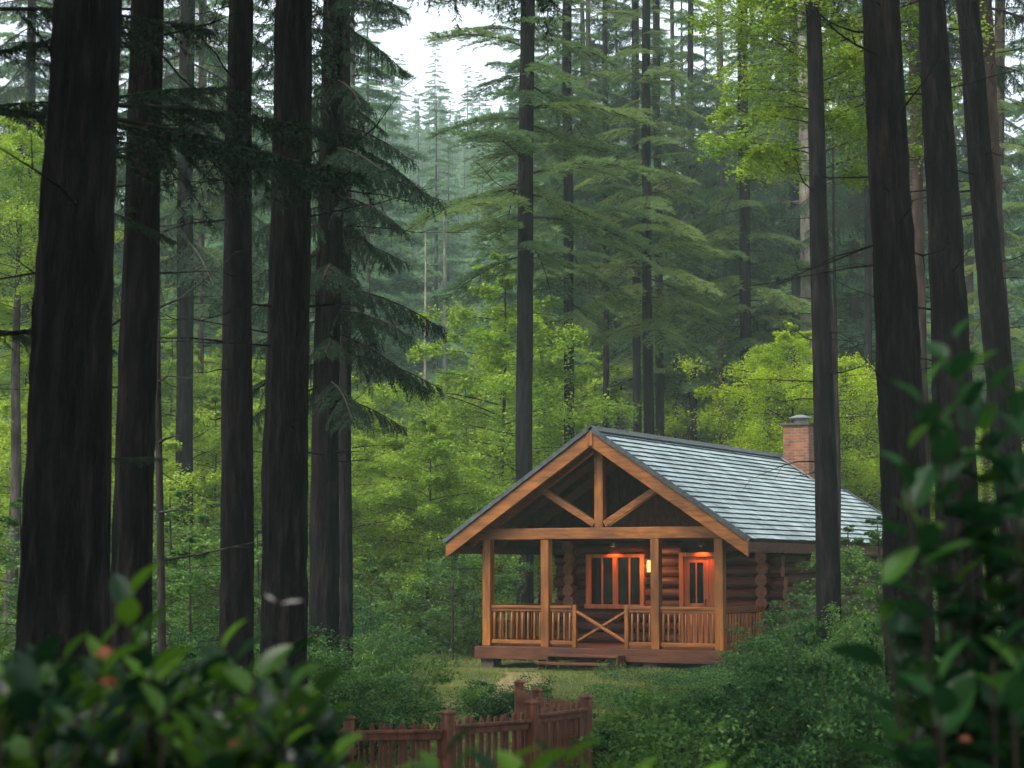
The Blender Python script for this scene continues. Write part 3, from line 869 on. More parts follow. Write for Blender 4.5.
# trunks: tapered, slightly wandering, with ridged bark in the geometry
def trunk_mesh(name, zs_r, mat, seed, nside=28, dz=.28, wander=.02, flare=.35, ridges=.11, twigs=0):
    rng = np.random.default_rng(seed)
    H = zs_r[-1][0]
    z = np.concatenate([np.arange(-.4, 2.0, dz * .6), np.arange(2.0, H, dz)])
    r = np.interp(z, [a for a, _ in zs_r], [b for _, b in zs_r])
    fl_ = 1 + flare * np.exp(-np.clip(z, 0, None) / .35)
    an = np.arange(nside) * 2 * math.pi / nside
    k = [rng.integers(5, 9), rng.integers(10, 15), rng.integers(3, 5)]
    ph = rng.uniform(0, 6, 3)
    A, Z = np.meshgrid(an, z)
    tw = .25 * np.sin(Z * .35 + ph[0])
    rid = np.sin(k[0] * (A + tw) + ph[0]) * .5 + np.sin(k[1] * (A - tw * .6) + ph[1] + Z * .4) * .5
    fine = rng.normal(0, 1, A.shape)
    fine = (fine + np.roll(fine, 1, 0) + np.roll(fine, 2, 0)) / 3
    roots = np.exp(-np.clip(Z, 0, None) / .4) * np.sin(k[2] * A + ph[2]) * .22
    RR = r[:, None] * fl_[:, None] * (1 + ridges * .4 * rid + ridges * .45 * fine + roots)
    wx = wander * (np.sin(z * .31 + ph[1]) - math.sin(ph[1])) + wander * .5 * np.sin(z * .9 + ph[2])
    wy = wander * (np.sin(z * .27 + ph[2]) - math.sin(ph[2]))
    V = np.stack([wx[:, None] + RR * np.cos(A), wy[:, None] + RR * np.sin(A), Z], -1).reshape(-1, 3)
    nr_ = len(z)
    i, j = np.meshgrid(np.arange(nr_ - 1), np.arange(nside), indexing='ij')
    a = i * nside + j; b = i * nside + (j + 1) % nside
    q = np.stack([a, b, b + nside, a + nside], -1).reshape(-1, 4)
    Fs = [q]; Vs = [V]; off = len(V)
    if twigs:
        segs = []
        for t in range(twigs):
            zz = rng.uniform(.22, .95) * min(H, 16) ; az = rng.uniform(0, 2 * math.pi); l = rng.uniform(.3, 1.7)
            rz = float(np.interp(zz, z, r)) * .9
            c = np.array([math.cos(az), math.sin(az), 0]); p = c * rz + [0, 0, zz]
            dcur = c + np.array([0, 0, rng.uniform(-.1, .35)]); rr_ = rng.uniform(.008, .018)
            for s in range(4):
                dcur = nz(dcur + rng.normal(0, .14, 3)); e = p + dcur * l / 4
                segs.append((p, e, rr_ * (1 - .22 * s), rr_ * (1 - .22 * (s + 1))))
                if rng.random() < .6:
                    d2 = nz(dcur + rng.normal(0, .6, 3)); segs.append((e, e + d2 * l * .22, rr_ * .4, .002))
                p = e
        sv, sf = segs_mesh_arrays(segs, 5)
        Vs.append(sv); Fs.append(sf + off)
    V = np.concatenate(Vs); Fq = np.concatenate(Fs)
    return np_mesh(name, V, Fq.ravel(), np.full(len(Fq), 4), mat, smooth=True)

# --- crown libraries
LIB = {}
LIB['pine_a'] = conifer(11, 9.5, 25, 3.5, 70, 'pine', 'needle_pine')
LIB['pine_b'] = conifer(12, 9.0, 24, 3.1, 64, 'pine', 'needle_pine')
LIB['pine_c'] = conifer(13, 7.0, 22, 2.7, 60, 'pine', 'needle_pine')
LIB['spruce_a'] = conifer(21, 5.0, 26, 2.15, 135, 'spruce', 'needle_dark')
LIB['spruce_b'] = conifer(22, 9.5, 26, 3.6, 66, 'spruce', 'needle_dark', .6)
LIB['high'] = conifer(23, 13.5, 27, 3.2, 60, 'spruce', 'needle_dark', .6)
LIB['near'] = conifer(24, 7.5, 24, 4.2, 70, 'spruce', 'needle_dark', .6)
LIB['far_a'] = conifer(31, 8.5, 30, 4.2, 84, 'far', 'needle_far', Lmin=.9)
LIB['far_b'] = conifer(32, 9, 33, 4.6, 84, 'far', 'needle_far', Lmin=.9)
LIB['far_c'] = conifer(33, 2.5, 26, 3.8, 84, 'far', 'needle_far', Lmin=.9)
LIB['beech_a'] = broadleaf(41, 1.0, 8.5, 2.9, 64, 'leaf_bright', .085, 135)
LIB['beech_b'] = broadleaf(42, .5, 6.0, 2.6, 54, 'leaf_bright', .08, 135)
LIB['beech_c'] = broadleaf(43, 1.0, 10.5, 3.3, 72, 'leaf_bright', .09, 135)
LIB['vivid'] = broadleaf(46, 2.5, 8.5, 3.3, 60, 'leaf_vivid', .075, 140)
LIB['beech_tall'] = broadleaf(44, 9.3, 16, 3.0, 60, 'leaf_bright', .085, 110)
LIB['sapling'] = broadleaf(45, .3, 3.2, 1.7, 24, 'leaf_mid', .065, 60)
LIB['bush_a'] = bush(51, 1.1, 1.1, 14000)
LIB['bush_b'] = bush(52, .9, .75, 12000)
LIB['bush_c'] = bush(53, 1.3, 1.5, 16000, leaf=.05)
LIB['bush_l'] = bush(54, 1.2, 1.3, 14000, mat='leaf_mid', leaf=.05)

def place(name, lib, label, cat, loc, rz=0, sc=1.0, group=None, trunk=None, tilt=(0, 0), scz=None):
    root = empty(name, label, cat, loc, (tilt[0], tilt[1], 0), group)
    if trunk is not None: link('trunk', trunk, root)
    if lib:
        cm, lm = LIB[lib]
        s3 = (sc, sc, scz or sc)
        link(cm.name.split('.')[0], cm, root, rot=(0, 0, rz), scale=s3)
        if lm: link(lm.name.split('.')[0], lm, root, rot=(0, 0, rz), scale=s3)
    return root

# ------------------------------------------------------------------ the trunks one can tell apart
def tall_tree(pxH, pxT, wH, wT, D, lib, label, mat='bark_dark', H=26, rz=0., group='tall forest trunks', sc=1.0, twigs=30, name='conifer_tree', cat='tree', nside=28, dz=.28):
    a = at(pxH, 570, D); t = at(pxT, 0, D)
    rH = wH * D / F_PX / 2; rT = wT * D / F_PX / 2 * 1.02
    leanx = (t.x - a.x) / (t.z - a.z)
    g = gz(a.x, D); gx = a.x - leanx * (a.z - g)
    zH, zT = a.z - g, t.z - g
    slope = (rH - rT) / (zT - zH)
    prof = [(-.5, rH + slope * (zH + .5) * .6), (zH, rH), (zT, rT), (H, max(.04, rT * .22))]
    if zT > H - 1: prof = [(-.5, rH * 1.1), (zH, rH), (H, max(.03, rH * .3))]
    m = trunk_mesh('trunk', prof, M[mat], int(pxH * 7 + D), nside=nside, dz=dz, twigs=twigs)
    return place(name, lib, label, cat, (gx, D, g), rz, sc, group, m, tilt=(0, math.atan(leanx)))

tall_tree(66, 93, 86, 64, 12, 'spruce_b', 'thickest near-black trunk at the far left of the photo', H=27, rz=1, nside=48, dz=.1)
tall_tree(134, 148, 40, 31, 17, 'spruce_b', 'dark trunk just right of the thickest one', H=26, rz=2.2, nside=40, dz=.12)
tall_tree(237, 243, 33, 23, 22, 'spruce_b', 'dark slim trunk standing left of the broad straight black trunk', H=26, rz=3.1, nside=36, dz=.15)
tall_tree(284, 292, 45, 36, 20, 'spruce_b', 'broad straight black trunk between the slim dark trunk and the twin trunks', H=27, rz=4.4, nside=40, dz=.12)
tall_tree(325, 334, 29, 20, 28, 'spruce_a', 'dark spruce with drooping boughs over the misty gap, left of the twin trunks', H=25, rz=.4, name='spruce_tree', sc=.92)
tall_tree(346, 347, 13, 12, 32, 'high', 'thinner right trunk of the twin trunks beside the misty gap', H=25, rz=2.0, name='spruce_tree')
tall_tree(185, 188, 18, 14, 46, 'spruce_b', 'brownish trunk seen between the left dark trunks, set back', 'bark_dark', H=25, rz=.5)
tall_tree(160, 152, 8, 5, 21, None, 'thin bare crooked pole of a young tree beside the second dark trunk', 'bark_grey', H=6.0, twigs=10, name='young_tree', nside=14)
tall_tree(28, 31, 10, 8, 52, 'spruce_b', 'slim trunk near the left edge against yellow-green leaves', 'bark_dark', H=25, rz=2)
tall_tree(200, 201, 6, 5, 62, 'pine_b', 'thin far trunk right of the brownish set back trunk', 'bark_brown', H=24, rz=1)
tall_tree(525, 527, 17, 14, 48, 'pine_a', 'pine rising just left of the cabin gable with layered side boughs', 'bark_dark', H=26, rz=.3, name='pine_tree', sc=1.05)
tall_tree(568, 567, 11, 9, 57, 'pine_b', 'pine behind the cabin ridge, second right of the misty gap', 'bark_dark', H=25, rz=1.9, name='pine_tree')
tall_tree(606, 605, 7, 5, 64, 'high', 'slim dark trunk directly above the gable peak', 'bark_dark', H=23, rz=.9, name='pine_tree')
tall_tree(637, 635, 9, 7, 66, 'high', 'left one of the close trio of trunks above the roof ridge', 'bark_dark', H=25, rz=2.9, name='pine_tree')
tall_tree(650, 646, 11, 8, 60, 'pine_a', 'middle one of the close trio of trunks above the roof ridge', 'bark_dark', H=26, rz=4, name='pine_tree')
tall_tree(660, 656, 9, 7, 70, 'pine_b', 'right one of the close trio of trunks above the roof ridge', 'bark_dark', H=25, rz=5, name='pine_tree')
tall_tree(679, 672, 6, 4, 78, 'far_b', 'very thin reddish trunk right of the trio above the ridge', 'bark_brown', H=27, rz=5)
tall_tree(746, 742, 12, 10, 62, 'pine_a', 'lone dark trunk left of the bright green tree by the chimney', 'bark_dark', H=26, rz=2.4, name='pine_tree')
tall_tree(800, 792, 9, 9, 68, 'high', 'brown trunk left of the pale trunk behind the chimney', 'bark_dark', H=25, rz=.2, name='pine_tree')
tall_tree(808, 803, 12, 11, 63, None, 'pale grey trunk rising behind the chimney', 'bark_pale', H=24, rz=.2)
tall_tree(828, 811, 23, 14, 33, 'high', 'slender dark trunk standing in front of the cabin roof', 'bark_dark', H=24, rz=1.1, nside=32, dz=.18)
tall_tree(839, 829, 5, 4, 50, None, 'thin crooked dark stem just right of the slender trunk before the roof', 'bark_dark', H=14, twigs=16, nside=12)
tall_tree(854, 852, 10, 9, 72, 'far_b', 'orange-brown trunk behind the far end of the roof', 'bark_brown', H=28, rz=2)
tall_tree(868, 866, 8, 7, 60, 'high', 'grey-brown trunk between the roof end and the blackest right trunk', 'bark_dark', H=25, rz=2)
tall_tree(908, 885, 47, 36, 20, 'high', 'blackest broad trunk on the right side of the photo', H=27, rz=.9, nside=44, dz=.1)
tall_tree(961, 935, 42, 27, 24, 'high', 'dark rough-barked trunk right of the blackest right trunk', 'bark_dark', H=27, rz=2.6, nside=44, dz=.12)
tall_tree(1018, 966, 29, 22, 27, 'high', 'grey leaning trunk third from the right edge at the top', 'bark_dark', H=26, rz=4.1, nside=40, dz=.12)
tall_tree(1016, 985, 17, 14, 38, 'high', 'brown slanting trunk at the right edge behind the grey leaning one', 'bark_brown', H=26, rz=.1)
tall_tree(925, 914, 15, 12, 42, 'high', 'reddish-brown trunk showing between the two darkest right trunks', 'bark_brown', H=25, rz=5.4)
tall_tree(990, 1000, 12, 10, 55, 'pine_c', 'slim background trunk behind the right edge leaves', 'bark_brown', H=23, rz=.1)
for i, (p0, p1, wd_, D_, mt) in enumerate([(618, 616, 5, 82, 'bark_brown'), (694, 690, 7, 76, 'bark_dark'), (708, 705, 5, 88, 'bark_brown'), (722, 720, 8, 74, 'bark_grey'), (757, 752, 6, 80, 'bark_dark'), (785, 781, 7, 78, 'bark_brown'), (842, 838, 7, 82, 'bark_grey'), (878, 875, 8, 76, 'bark_brown'), (888, 884, 6, 86, 'bark_grey'), (862, 860, 5, 90, 'bark_brown'), (948, 940, 9, 62, 'bark_grey'), (975, 965, 8, 70, 'bark_brown'), (550, 548, 5, 84, 'bark_brown'), (590, 588, 6, 78, 'bark_grey')]):
    tall_tree(p0, p1, wd_, wd_ * .8, D_, 'high', 'bare-stemmed trunk among the crowd of slim trunks standing behind the cabin', mt, H=27, rz=i, group='slim trunks behind the cabin', twigs=10, nside=14, dz=.5)
tall_tree(770, 765, 6, 5, 84, 'far_a', 'thin far trunk left of the chimney top', 'bark_brown', H=28, rz=1)
tall_tree(425, 425, 4.5, 4, 92, None, 'left pale birch-like trunk in the misty gap', 'bark_pale', H=17, name='birch_tree', twigs=8)
tall_tree(444, 444, 7, 6, 96, None, 'right wider pale trunk in the misty gap', 'bark_pale', H=19, name='birch_tree', twigs=8)

# boughs that reach across the left trunks belong to two spruces standing closer
def side_boughs(name, D, pxH, wH, list_b, label, seed, H=22):
    a = at(pxH, 570, D); g = gz(a.x, D); r = wH * D / F_PX / 2
    m = trunk_mesh('trunk', [(-.5, r * 1.2), (2, r), (9, r * .8), (H, .05)], M['bark_dark'], seed, nside=24)
    root = place(name, 'spruce_b', label, 'tree', (a.x, D, g), seed, 1, 'tall forest trunks', m)
    rng = np.random.default_rng(seed)
    tris = []; segs = []
    for (py, l, az, tilt) in list_b:
        tr, sg = needle_bough(rng, L=3.0, hang=.35, rise=.02, droop=.08, blade=.085, bw=.014, per=3, step=.035, wid=.30, sub=.25, ntw=15)
        z = at(pxH, py, D).z - g; sc = l / 3
        tris.append(xf_tri(tr, R(az), R(tilt), np.ones(3) * sc, (0, 0, z)))
        for p, q, r0, r1 in sg:
            ab = xf_tri(np.array([p, q]), R(az), R(tilt), np.ones(3) * sc, (0, 0, z)); segs.append((ab[0], ab[1], r0 * sc, r1 * sc))
    T_ = np.concatenate(tris)
    link('bough', crown_mesh('bough', T_, np.clip(rng.normal(.5, .2, len(T_)), 0, 1), M['needle_dark'], segs, 5), root)
side_boughs('spruce_tree', 13.2, -40, 40, [(110, 2.6, 8, -2), (60, 1.4, -30, 6), (330, .95, 10, 0), (10, 1.6, 15, 5), (110, 1.1, -20, 3)], 'spruce just outside the left edge, its dark boughs reaching in', 5)
side_boughs('spruce_tree', 15.0, 95, 30, [(105, 1.9, 5, 0), (118, 1.9, 25, -4), (210, .65, -10, -18), (460, .5, 10, 8), (100, 1.3, -35, 2)], 'spruce hidden behind the thickest trunk, one long bough crossing the dark trunks', 6)

# unseen trees added close around the camera so their crowns shade the foreground
NT = trunk_mesh('trunk', [(-.5, .30), (6, .24), (27, .04)], M['bark_dark'], 95, nside=16, dz=.5)
for i, (x, y, z0) in enumerate([(-4.2, 2, 0), (4.6, 1, 0), (-2.2, -3.5, 0), (3.0, -4.5, 0), (-7, 7, 0), (6.6, 8.5, 0), (0.2, -7.5, 0), (-8, -3, 0), (8, -4, 0), (9.5, 14, 0), (-10.5, 14, 0), (-6, -7, 0), (-12, 0, 0), (-10, 8, 0), (-5.6, 9.5, 0), (-14, 8, 0), (-11, -7, 0), (-15, 16, 0)]):
    place('conifer_tree', 'near', 'tall unseen conifer added beside the camera position, its crown shading the foreground', 'tree', (x, y, gz(x, y)), i * 1.3, 1, 'shade trees added around the viewpoint', NT)

# ------------------------------------------------------------------ understorey broadleaf trees
def stem(H, r, seed, mat='bark_grey'):
    return trunk_mesh('trunk', [(-.3, r * 1.2), (H * .5, r * .75), (H, .01)], M[mat], seed, nside=12, dz=.35, wander=.06, flare=.2, ridges=.04)
ST = {8.5: stem(8.6, .06, 1), 6.0: stem(6.1, .045, 2), 10.5: stem(10.6, .08, 3), 17: stem(16.5, .17, 4, 'bark_grey'), 3.2: stem(3.3, .03, 5)}
SH = {'vivid': 8.5, 'beech_a': 8.5, 'beech_b': 6.0, 'beech_c': 10.5, 'beech_tall': 17, 'sapling': 3.2}
def broad(px, D, lib, label, rz=0., sc=1., group='young broadleaf trees', z=None, name='broadleaf_tree'):
    a = at(px, 570, D); g = gz(a.x, D)
    root = empty(name, label, 'tree', (a.x, D, g), (0, 0, 0), group)
    cm, lm = LIB[lib]
    link('trunk', ST[SH[lib]], root, scale=(sc, sc, sc)); link('crown', cm, root, rot=(0, 0, rz), scale=(sc, sc, sc))
    return root
broad(500, 56, 'beech_a', 'bright yellow-green young tree behind the pine left of the cabin', .3, 1.35)
broad(462, 62, 'beech_a', 'light green tree at the right edge of the misty gap', 1.3, 1.0)
broad(428, 49, 'beech_b', 'pale green young tree with a thin dark stem left of the cabin', 2.3, 1.0)
broad(382, 53, 'beech_b', 'rounded light green tree at the foot of the misty gap', 3.3, 1.05)
broad(540, 66, 'beech_c', 'yellow-green tree between the two pines above the left roof slope', 4.3, 1.05)
broad(590, 72, 'beech_a', 'light green tree behind the gable peak', 5.3, 1.3)
broad(690, 80, 'beech_c', 'hazy green tree behind the middle of the ridge', .9, 1.1)
broad(473, 46.5, 'sapling', 'dark green shrub tree beside the porch left corner', 1.9, 1.0, z=0)
broad(452, 45, 'sapling', 'bushy dark green sapling left of the porch', .2, .9)
broad(790, 55, 'vivid', 'vivid green small tree behind the chimney', .2, 1.1)
broad(845, 57, 'vivid', 'vivid green tree right of the chimney behind the slender trunk', 2.2, 1.0)
broad(830, 35, 'beech_tall', 'tall tree whose yellow-green leaves hang in at the top right', .7, 1.0)
broad(1010, 46, 'beech_b', 'green young tree at the right edge behind the grey trunk', 3.1, 1.0)
broad(12, 44, 'beech_tall', 'tall yellow-green tree at the left edge', 1.2, .8)
for i, (px, D, lib, sc) in enumerate([(100, 55, 'beech_c', 1), (165, 58, 'beech_a', 1.1), (212, 50, 'beech_b', 1.1), (262, 56, 'beech_a', 1.0), (305, 60, 'beech_a', 1.1), (355, 66, 'beech_c', .9), (40, 46, 'beech_b', 1.1), (128, 44, 'beech_b', .9), (312, 48, 'beech_b', .95), (225, 66, 'beech_c', 1.0), (-20, 50, 'beech_c', .9)]):
    broad(px, D, lib, 'light green young tree in the thicket seen between the dark left trunks', i * 1.7, sc, 'thicket behind the left trunks')
for i, (px, D, lib, sc) in enumerate([(20, 30, 'sapling', 1), (75, 34, 'sapling', 1.1), (110, 30, 'sapling', .9), (170, 33, 'sapling', 1.1), (205, 38, 'sapling', 1.1), (258, 33, 'sapling', .9), (312, 40, 'sapling', 1), (370, 38, 'sapling', .75), (190, 28, 'sapling', .8)]):
    broad(px, D, lib, 'waist to head high leafy sapling on the forest floor among the left trunks', i * 1.1, sc, 'saplings among the left trunks', name='sapling')
for i, (px, D, lib, sc) in enumerate([(880, 38, 'sapling', 1), (850, 40, 'sapling', .95), (960, 36, 'sapling', 1.1), (1000, 31, 'sapling', 1.0), (925, 33, 'sapling', .9), (1035, 38, 'sapling', 1.2)]):
    broad(px, D, lib, 'feathery green sapling on the right beside the cabin side wall', i * 1.9, sc, 'saplings right of the cabin', name='sapling')

# ------------------------------------------------------------------ far forest
rng = np.random.default_rng(77)
FT = {'far_a': trunk_mesh('trunk', [(-.5, .30), (5, .24), (29.6, .015)], M['bark_brown'], 91, nside=12, dz=.8),
      'far_b': trunk_mesh('trunk', [(-.5, .33), (5, .27), (32.6, .015)], M['bark_grey'], 92, nside=12, dz=.8),
      'far_c': trunk_mesh('trunk', [(-.5, .26), (5, .22), (25.6, .015)], M['bark_brown'], 93, nside=12, dz=.8)}
def far(px, D, lib, sc, label, group, rz):
    a = at(px, 570, D); g = gz(a.x, D) - .2
    root = empty('far_conifer', label, 'tree', (a.x, D, g), (0, 0, 0), group)
    cm, lm = LIB[lib]
    for nm, me, r_ in (('trunk', FT[lib], 0), ('crown', cm, rz)): link(nm, me, root, rot=(0, 0, r_), scale=(sc, sc, sc))
placed = []
def try_far(px, D, md=3.0):
    x = (px - 512) / F_PX * D
    for (a, b) in placed:
        if (a - x) ** 2 + (b - D) ** 2 < md * md: return False
    placed.append((x, D)); return True
n = 0
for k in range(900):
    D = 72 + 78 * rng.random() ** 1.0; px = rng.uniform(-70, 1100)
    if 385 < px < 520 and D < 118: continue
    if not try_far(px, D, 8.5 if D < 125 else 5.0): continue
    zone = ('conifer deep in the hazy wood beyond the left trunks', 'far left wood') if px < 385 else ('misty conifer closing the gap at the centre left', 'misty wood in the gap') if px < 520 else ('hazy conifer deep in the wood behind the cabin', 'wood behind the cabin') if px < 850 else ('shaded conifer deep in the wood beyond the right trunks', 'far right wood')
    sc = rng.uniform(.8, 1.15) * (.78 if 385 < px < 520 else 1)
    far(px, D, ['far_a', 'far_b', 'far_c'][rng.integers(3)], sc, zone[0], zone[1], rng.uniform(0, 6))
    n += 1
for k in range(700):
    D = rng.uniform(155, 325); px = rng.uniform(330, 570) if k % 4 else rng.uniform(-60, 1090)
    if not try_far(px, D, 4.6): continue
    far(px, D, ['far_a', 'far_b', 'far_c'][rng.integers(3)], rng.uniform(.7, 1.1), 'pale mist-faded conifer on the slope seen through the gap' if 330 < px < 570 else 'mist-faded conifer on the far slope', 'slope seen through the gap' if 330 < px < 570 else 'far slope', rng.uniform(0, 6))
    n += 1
    if n > 285: break
print('far trees', n)

# the wooded slope beyond reads as one mass
def slope_wood():
    rg = np.random.default_rng(9)
    tr = []; tn = []; segs = []
    for k in range(420):
        D = rg.uniform(165, 345); px = rg.uniform(300, 620) if k % 3 else rg.uniform(-150, 1170)
        a = at(px, 570, D); g = gz(a.x, D) - .5; H = rg.uniform(17, 27); Rr = H * rg.uniform(.13, .19)
        n = 2300
        t = rg.random(n) ** .8; az = rg.uniform(0, 6.2832, n); tier = .75 + .25 * np.sin(t * 60 + az * 2)
        rr_ = Rr * (1 - t) ** .8 * np.sqrt(rg.random(n)) * tier + .03
        c = np.stack([a.x + rr_ * np.cos(az), D + rr_ * np.sin(az), g + H * (.18 + .82 * t)], -1)
        d = nz(np.stack([np.cos(az), np.sin(az), rg.uniform(-.55, .1, n)], -1)); l = (rg.uniform(.5, 1.1, n) * (1.05 - .85 * t))[:, None]
        wv = nz(np.cross(d, rg.normal(size=(n, 3)))) * .13
        tr.append(np.stack([c - wv, c + wv, c + d * l], 1)); tn.append(np.clip(rg.normal(.5, .1) + rg.normal(0, .15, n), 0, 1))
        segs.append((np.array([a.x, D, g - 1]), np.array([a.x, D, g + H * .97]), .22, .03))
    T_ = np.concatenate(tr)
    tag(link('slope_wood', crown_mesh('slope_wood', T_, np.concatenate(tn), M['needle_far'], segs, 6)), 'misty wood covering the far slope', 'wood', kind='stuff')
slope_wood()

# ------------------------------------------------------------------ shrubs
def shrub(px, D, lib, label, rz=0, sc=1., group='shrubs round the clearing', dz=0, scz=None):
    a = at(px, 570, D)
    return place('shrub', lib, label, 'shrub', (a.x, D, gz(a.x, D) + dz), rz, sc, group, scz=scz)
shrub(368, 33, 'bush_l', 'round leafy shrub at the left edge of the lawn', .3, .85)
shrub(385, 29, 'bush_a', 'dark rounded shrub in front of the left edge of the lawn', 1.3, .7)
shrub(352, 36, 'bush_c', 'tall light shrub behind the round one at the lawn left edge', 2.3, 1.1)
shrub(508, 27, 'bush_b', 'low dark green shrub in the middle of the lawn before the steps', .3, .9)
shrub(560, 26, 'bush_b', 'low spreading shrub on the lawn right of the fence posts', 2.3, .6)
shrub(795, 36, 'bush_c', 'green shrub hugging the cabin side beyond the porch', .5, 1.0)
shrub(775, 33, 'bush_a', 'leafy shrub in front of the porch right corner', 1.5, .7)
shrub(800, 33.5, 'bush_c', 'big shrub at the foot of the slender trunk', 2.5, 1.15)
k = 0
for (px, D) in [(665, 21), (715, 27), (735, 24), (770, 26), (815, 25), (860, 27), (640, 20), (690, 20.5), (745, 20), (800, 20.5), (860, 21), (920, 25), (960, 22), (1010, 25), (990, 18), (930, 18), (650, 16.5), (705, 17), (765, 16.5), (830, 17), (885, 16), (850, 31), (905, 30), (950, 30), (1000, 33), (620, 17.5), (680, 14), (760, 13.5), (840, 13.5), (705, 28)]:
    k += 1
    yt = np.interp(px, [600, 650, 700, 740, 780, 815, 850, 1020], [716, 704, 690, 672, 652, 622, 596, 560]) + (12 * math.sin(k * 2.3))
    li = ['bush_a', 'bush_b', 'bush_l', 'bush_b', 'bush_c'][k % 5]; hh = dict(bush_a=1.1, bush_b=.75, bush_l=1.3, bush_c=1.5)[li]
    sz = min(1.15, max(.28, (2.1 - (yt - 570) * D / F_PX) / hh / 1.05))
    shrub(px, D, li, 'fine-leaved shrub in the dense undergrowth right of the fence', k * 1.3, [.9, 1, .8, 1.05, .75][k % 5], 'undergrowth shrubs lower right', scz=sz)
for (px, D) in [(15, 24), (60, 22), (105, 25), (150, 27), (185, 24), (215, 27), (265, 26), (300, 25), (20, 29), (90, 29), (250, 31), (215, 33), (335, 25), (310, 21), (360, 22), (400, 24)]:
    k += 1
    shrub(px, D, ['bush_a', 'bush_l', 'bush_c'][k % 3], 'leafy shrub on the forest floor between the left trunks', k * 1.7, .9, 'undergrowth shrubs lower left')

# ------------------------------------------------------------------ lawn and ground cover
def scatter_grass():
    rng = np.random.default_rng(8)
    N = 230000
    Y = rng.uniform(20, 47, N); X = rng.uniform(-7, 9.5, N)
    dens = .5 + .5 * np.sin(X * 1.7 + np.sin(Y * 1.1)) * np.sin(Y * 1.4)
    k = rng.random(N) < .45 + .55 * dens
    # nothing under the deck
    c, s = math.cos(CAB_A), math.sin(CAB_A)
    u = (X - CAB_X) * c - (Y - CAB_Y) * s; v = (X - CAB_X) * s + (Y - CAB_Y) * c
    k &= ~((np.abs(u) < 3) & (v > -.1) & (v < 12))
    pxx = .15 - (40 - Y) * .10 + .5 * np.sin((40 - Y) * .28)
    k &= ~((np.abs(X - pxx) < .42) & (Y > 29.5) & (rng.random(N) < .8))
    X, Y, dens = X[k], Y[k], dens[k]; N = len(X)
    Z = ground_z(X, Y); P_ = np.stack([X, Y, Z], -1)
    h = rng.uniform(.03, .085, N) * (.7 + .6 * dens)
    a = rng.uniform(0, 2 * math.pi, N); wv = np.stack([np.cos(a), np.sin(a), 0 * a], -1) * .006
    tip = P_ + np.stack([rng.normal(0, .025, N), rng.normal(0, .025, N), h], -1)
    tri = np.stack([P_ - wv, P_ + wv, tip], 1)
    t = np.clip(.35 + .45 * dens + rng.normal(0, .18, N), 0, 1)
    o = link('lawn_grass', np_mesh('lawn_grass', tri.reshape(-1, 3), np.arange(3 * N), np.full(N, 3), M['grass'], tint=t))
    tag(o, 'short yellow-green grass of the clearing in front of the porch', 'grass', kind='stuff')
scatter_grass()

def path_x(Y): return .15 - (40 - Y) * .10 + .5 * np.sin((40 - Y) * .28)
pv_ = np.linspace(29.5, 38.9, 60); pw_ = np.linspace(-.5, .5, 9)
PY, PW_ = np.meshgrid(pv_, pw_, indexing='ij')
wid_ = .9 + .2 * np.sin(PY * 1.3)
PX = path_x(PY) + PW_ * wid_ + .05 * np.sin(PY * 7 + PW_ * 9)
Vp = np.stack([PX, PY, ground_z(PX, PY) + .014 - .03 * (np.abs(PW_) > .45)], -1).reshape(-1, 3)
ii, jj = np.meshgrid(np.arange(59), np.arange(8), indexing='ij'); a_ = (ii * 9 + jj).ravel()
qd = np.stack([a_, a_ + 1, a_ + 10, a_ + 9], -1)
tag(link('path', np_mesh('path', Vp, qd.ravel(), np.full(len(qd), 4), M['path'], smooth=True)), kind='structure')

def ground_cover(name, label, N, xr, yr, mask, mat, leaf, hmax, seed):
    rng = np.random.default_rng(seed)
    X = rng.uniform(*xr, N); Y = rng.uniform(*yr, N)
    m = .5 + .25 * np.sin(X * 1.9 + 1.3 * np.sin(Y * .8)) + .25 * np.sin(Y * 1.6 + 1.7 * np.sin(X * .9 + seed))
    k = mask(X, Y, rng) & (rng.random(N) < m + .25)
    c, s = math.cos(CAB_A), math.sin(CAB_A)
    u = (X - CAB_X) * c - (Y - CAB_Y) * s; v = (X - CAB_X) * s + (Y - CAB_Y) * c
    k &= ~((np.abs(u) < 3.1) & (v > -1.0) & (v < 12))
    X, Y, m = X[k], Y[k], m[k]; n = len(X)
    Z = ground_z(X, Y) + hmax * m * rng.random(n) ** .6
    P_ = np.stack([X, Y, Z], -1)
    nr = rng.normal(0, .45, P_.shape); nr[:, 2] += 1; nr = nz(nr)
    ln = leaf * rng.uniform(.6, 1.3, n)
    t = np.clip(.30 + .35 * m + rng.normal(0, .2, n), 0, 1)
    tag(link(name, leaves_mesh(name, leaf_quads(P_, nr, ln, ln * .6, rng), M[mat], t)), label, 'ground cover', kind='stuff')
ground_cover('ground_cover', 'fine dense green ground cover filling the lower right', 260000, (.3, 9), (13, 37), lambda X, Y, r: (X > .6 + (Y - 14) * .07 + .6 * np.sin(Y)) | (r.random(len(X)) < .04), 'leaf_shrub', .042, .42, 3)
ground_cover('forest_floor_plants', 'low leafy plants carpeting the forest floor on the left', 240000, (-20, -1.5), (16, 60), lambda X, Y, r: (X < -2.6 - .4 * np.sin(Y) - np.clip(Y - 40, 0, 9) * .1) | (r.random(len(X)) < .03), 'leaf_mid', .06, .5, 4)
ground_cover('forest_floor_plants', 'low leafy plants under the trees behind and right of the cabin', 200000, (-8, 26), (46, 75), lambda X, Y, r: (X > -100), 'leaf_mid', .09, .7, 5)

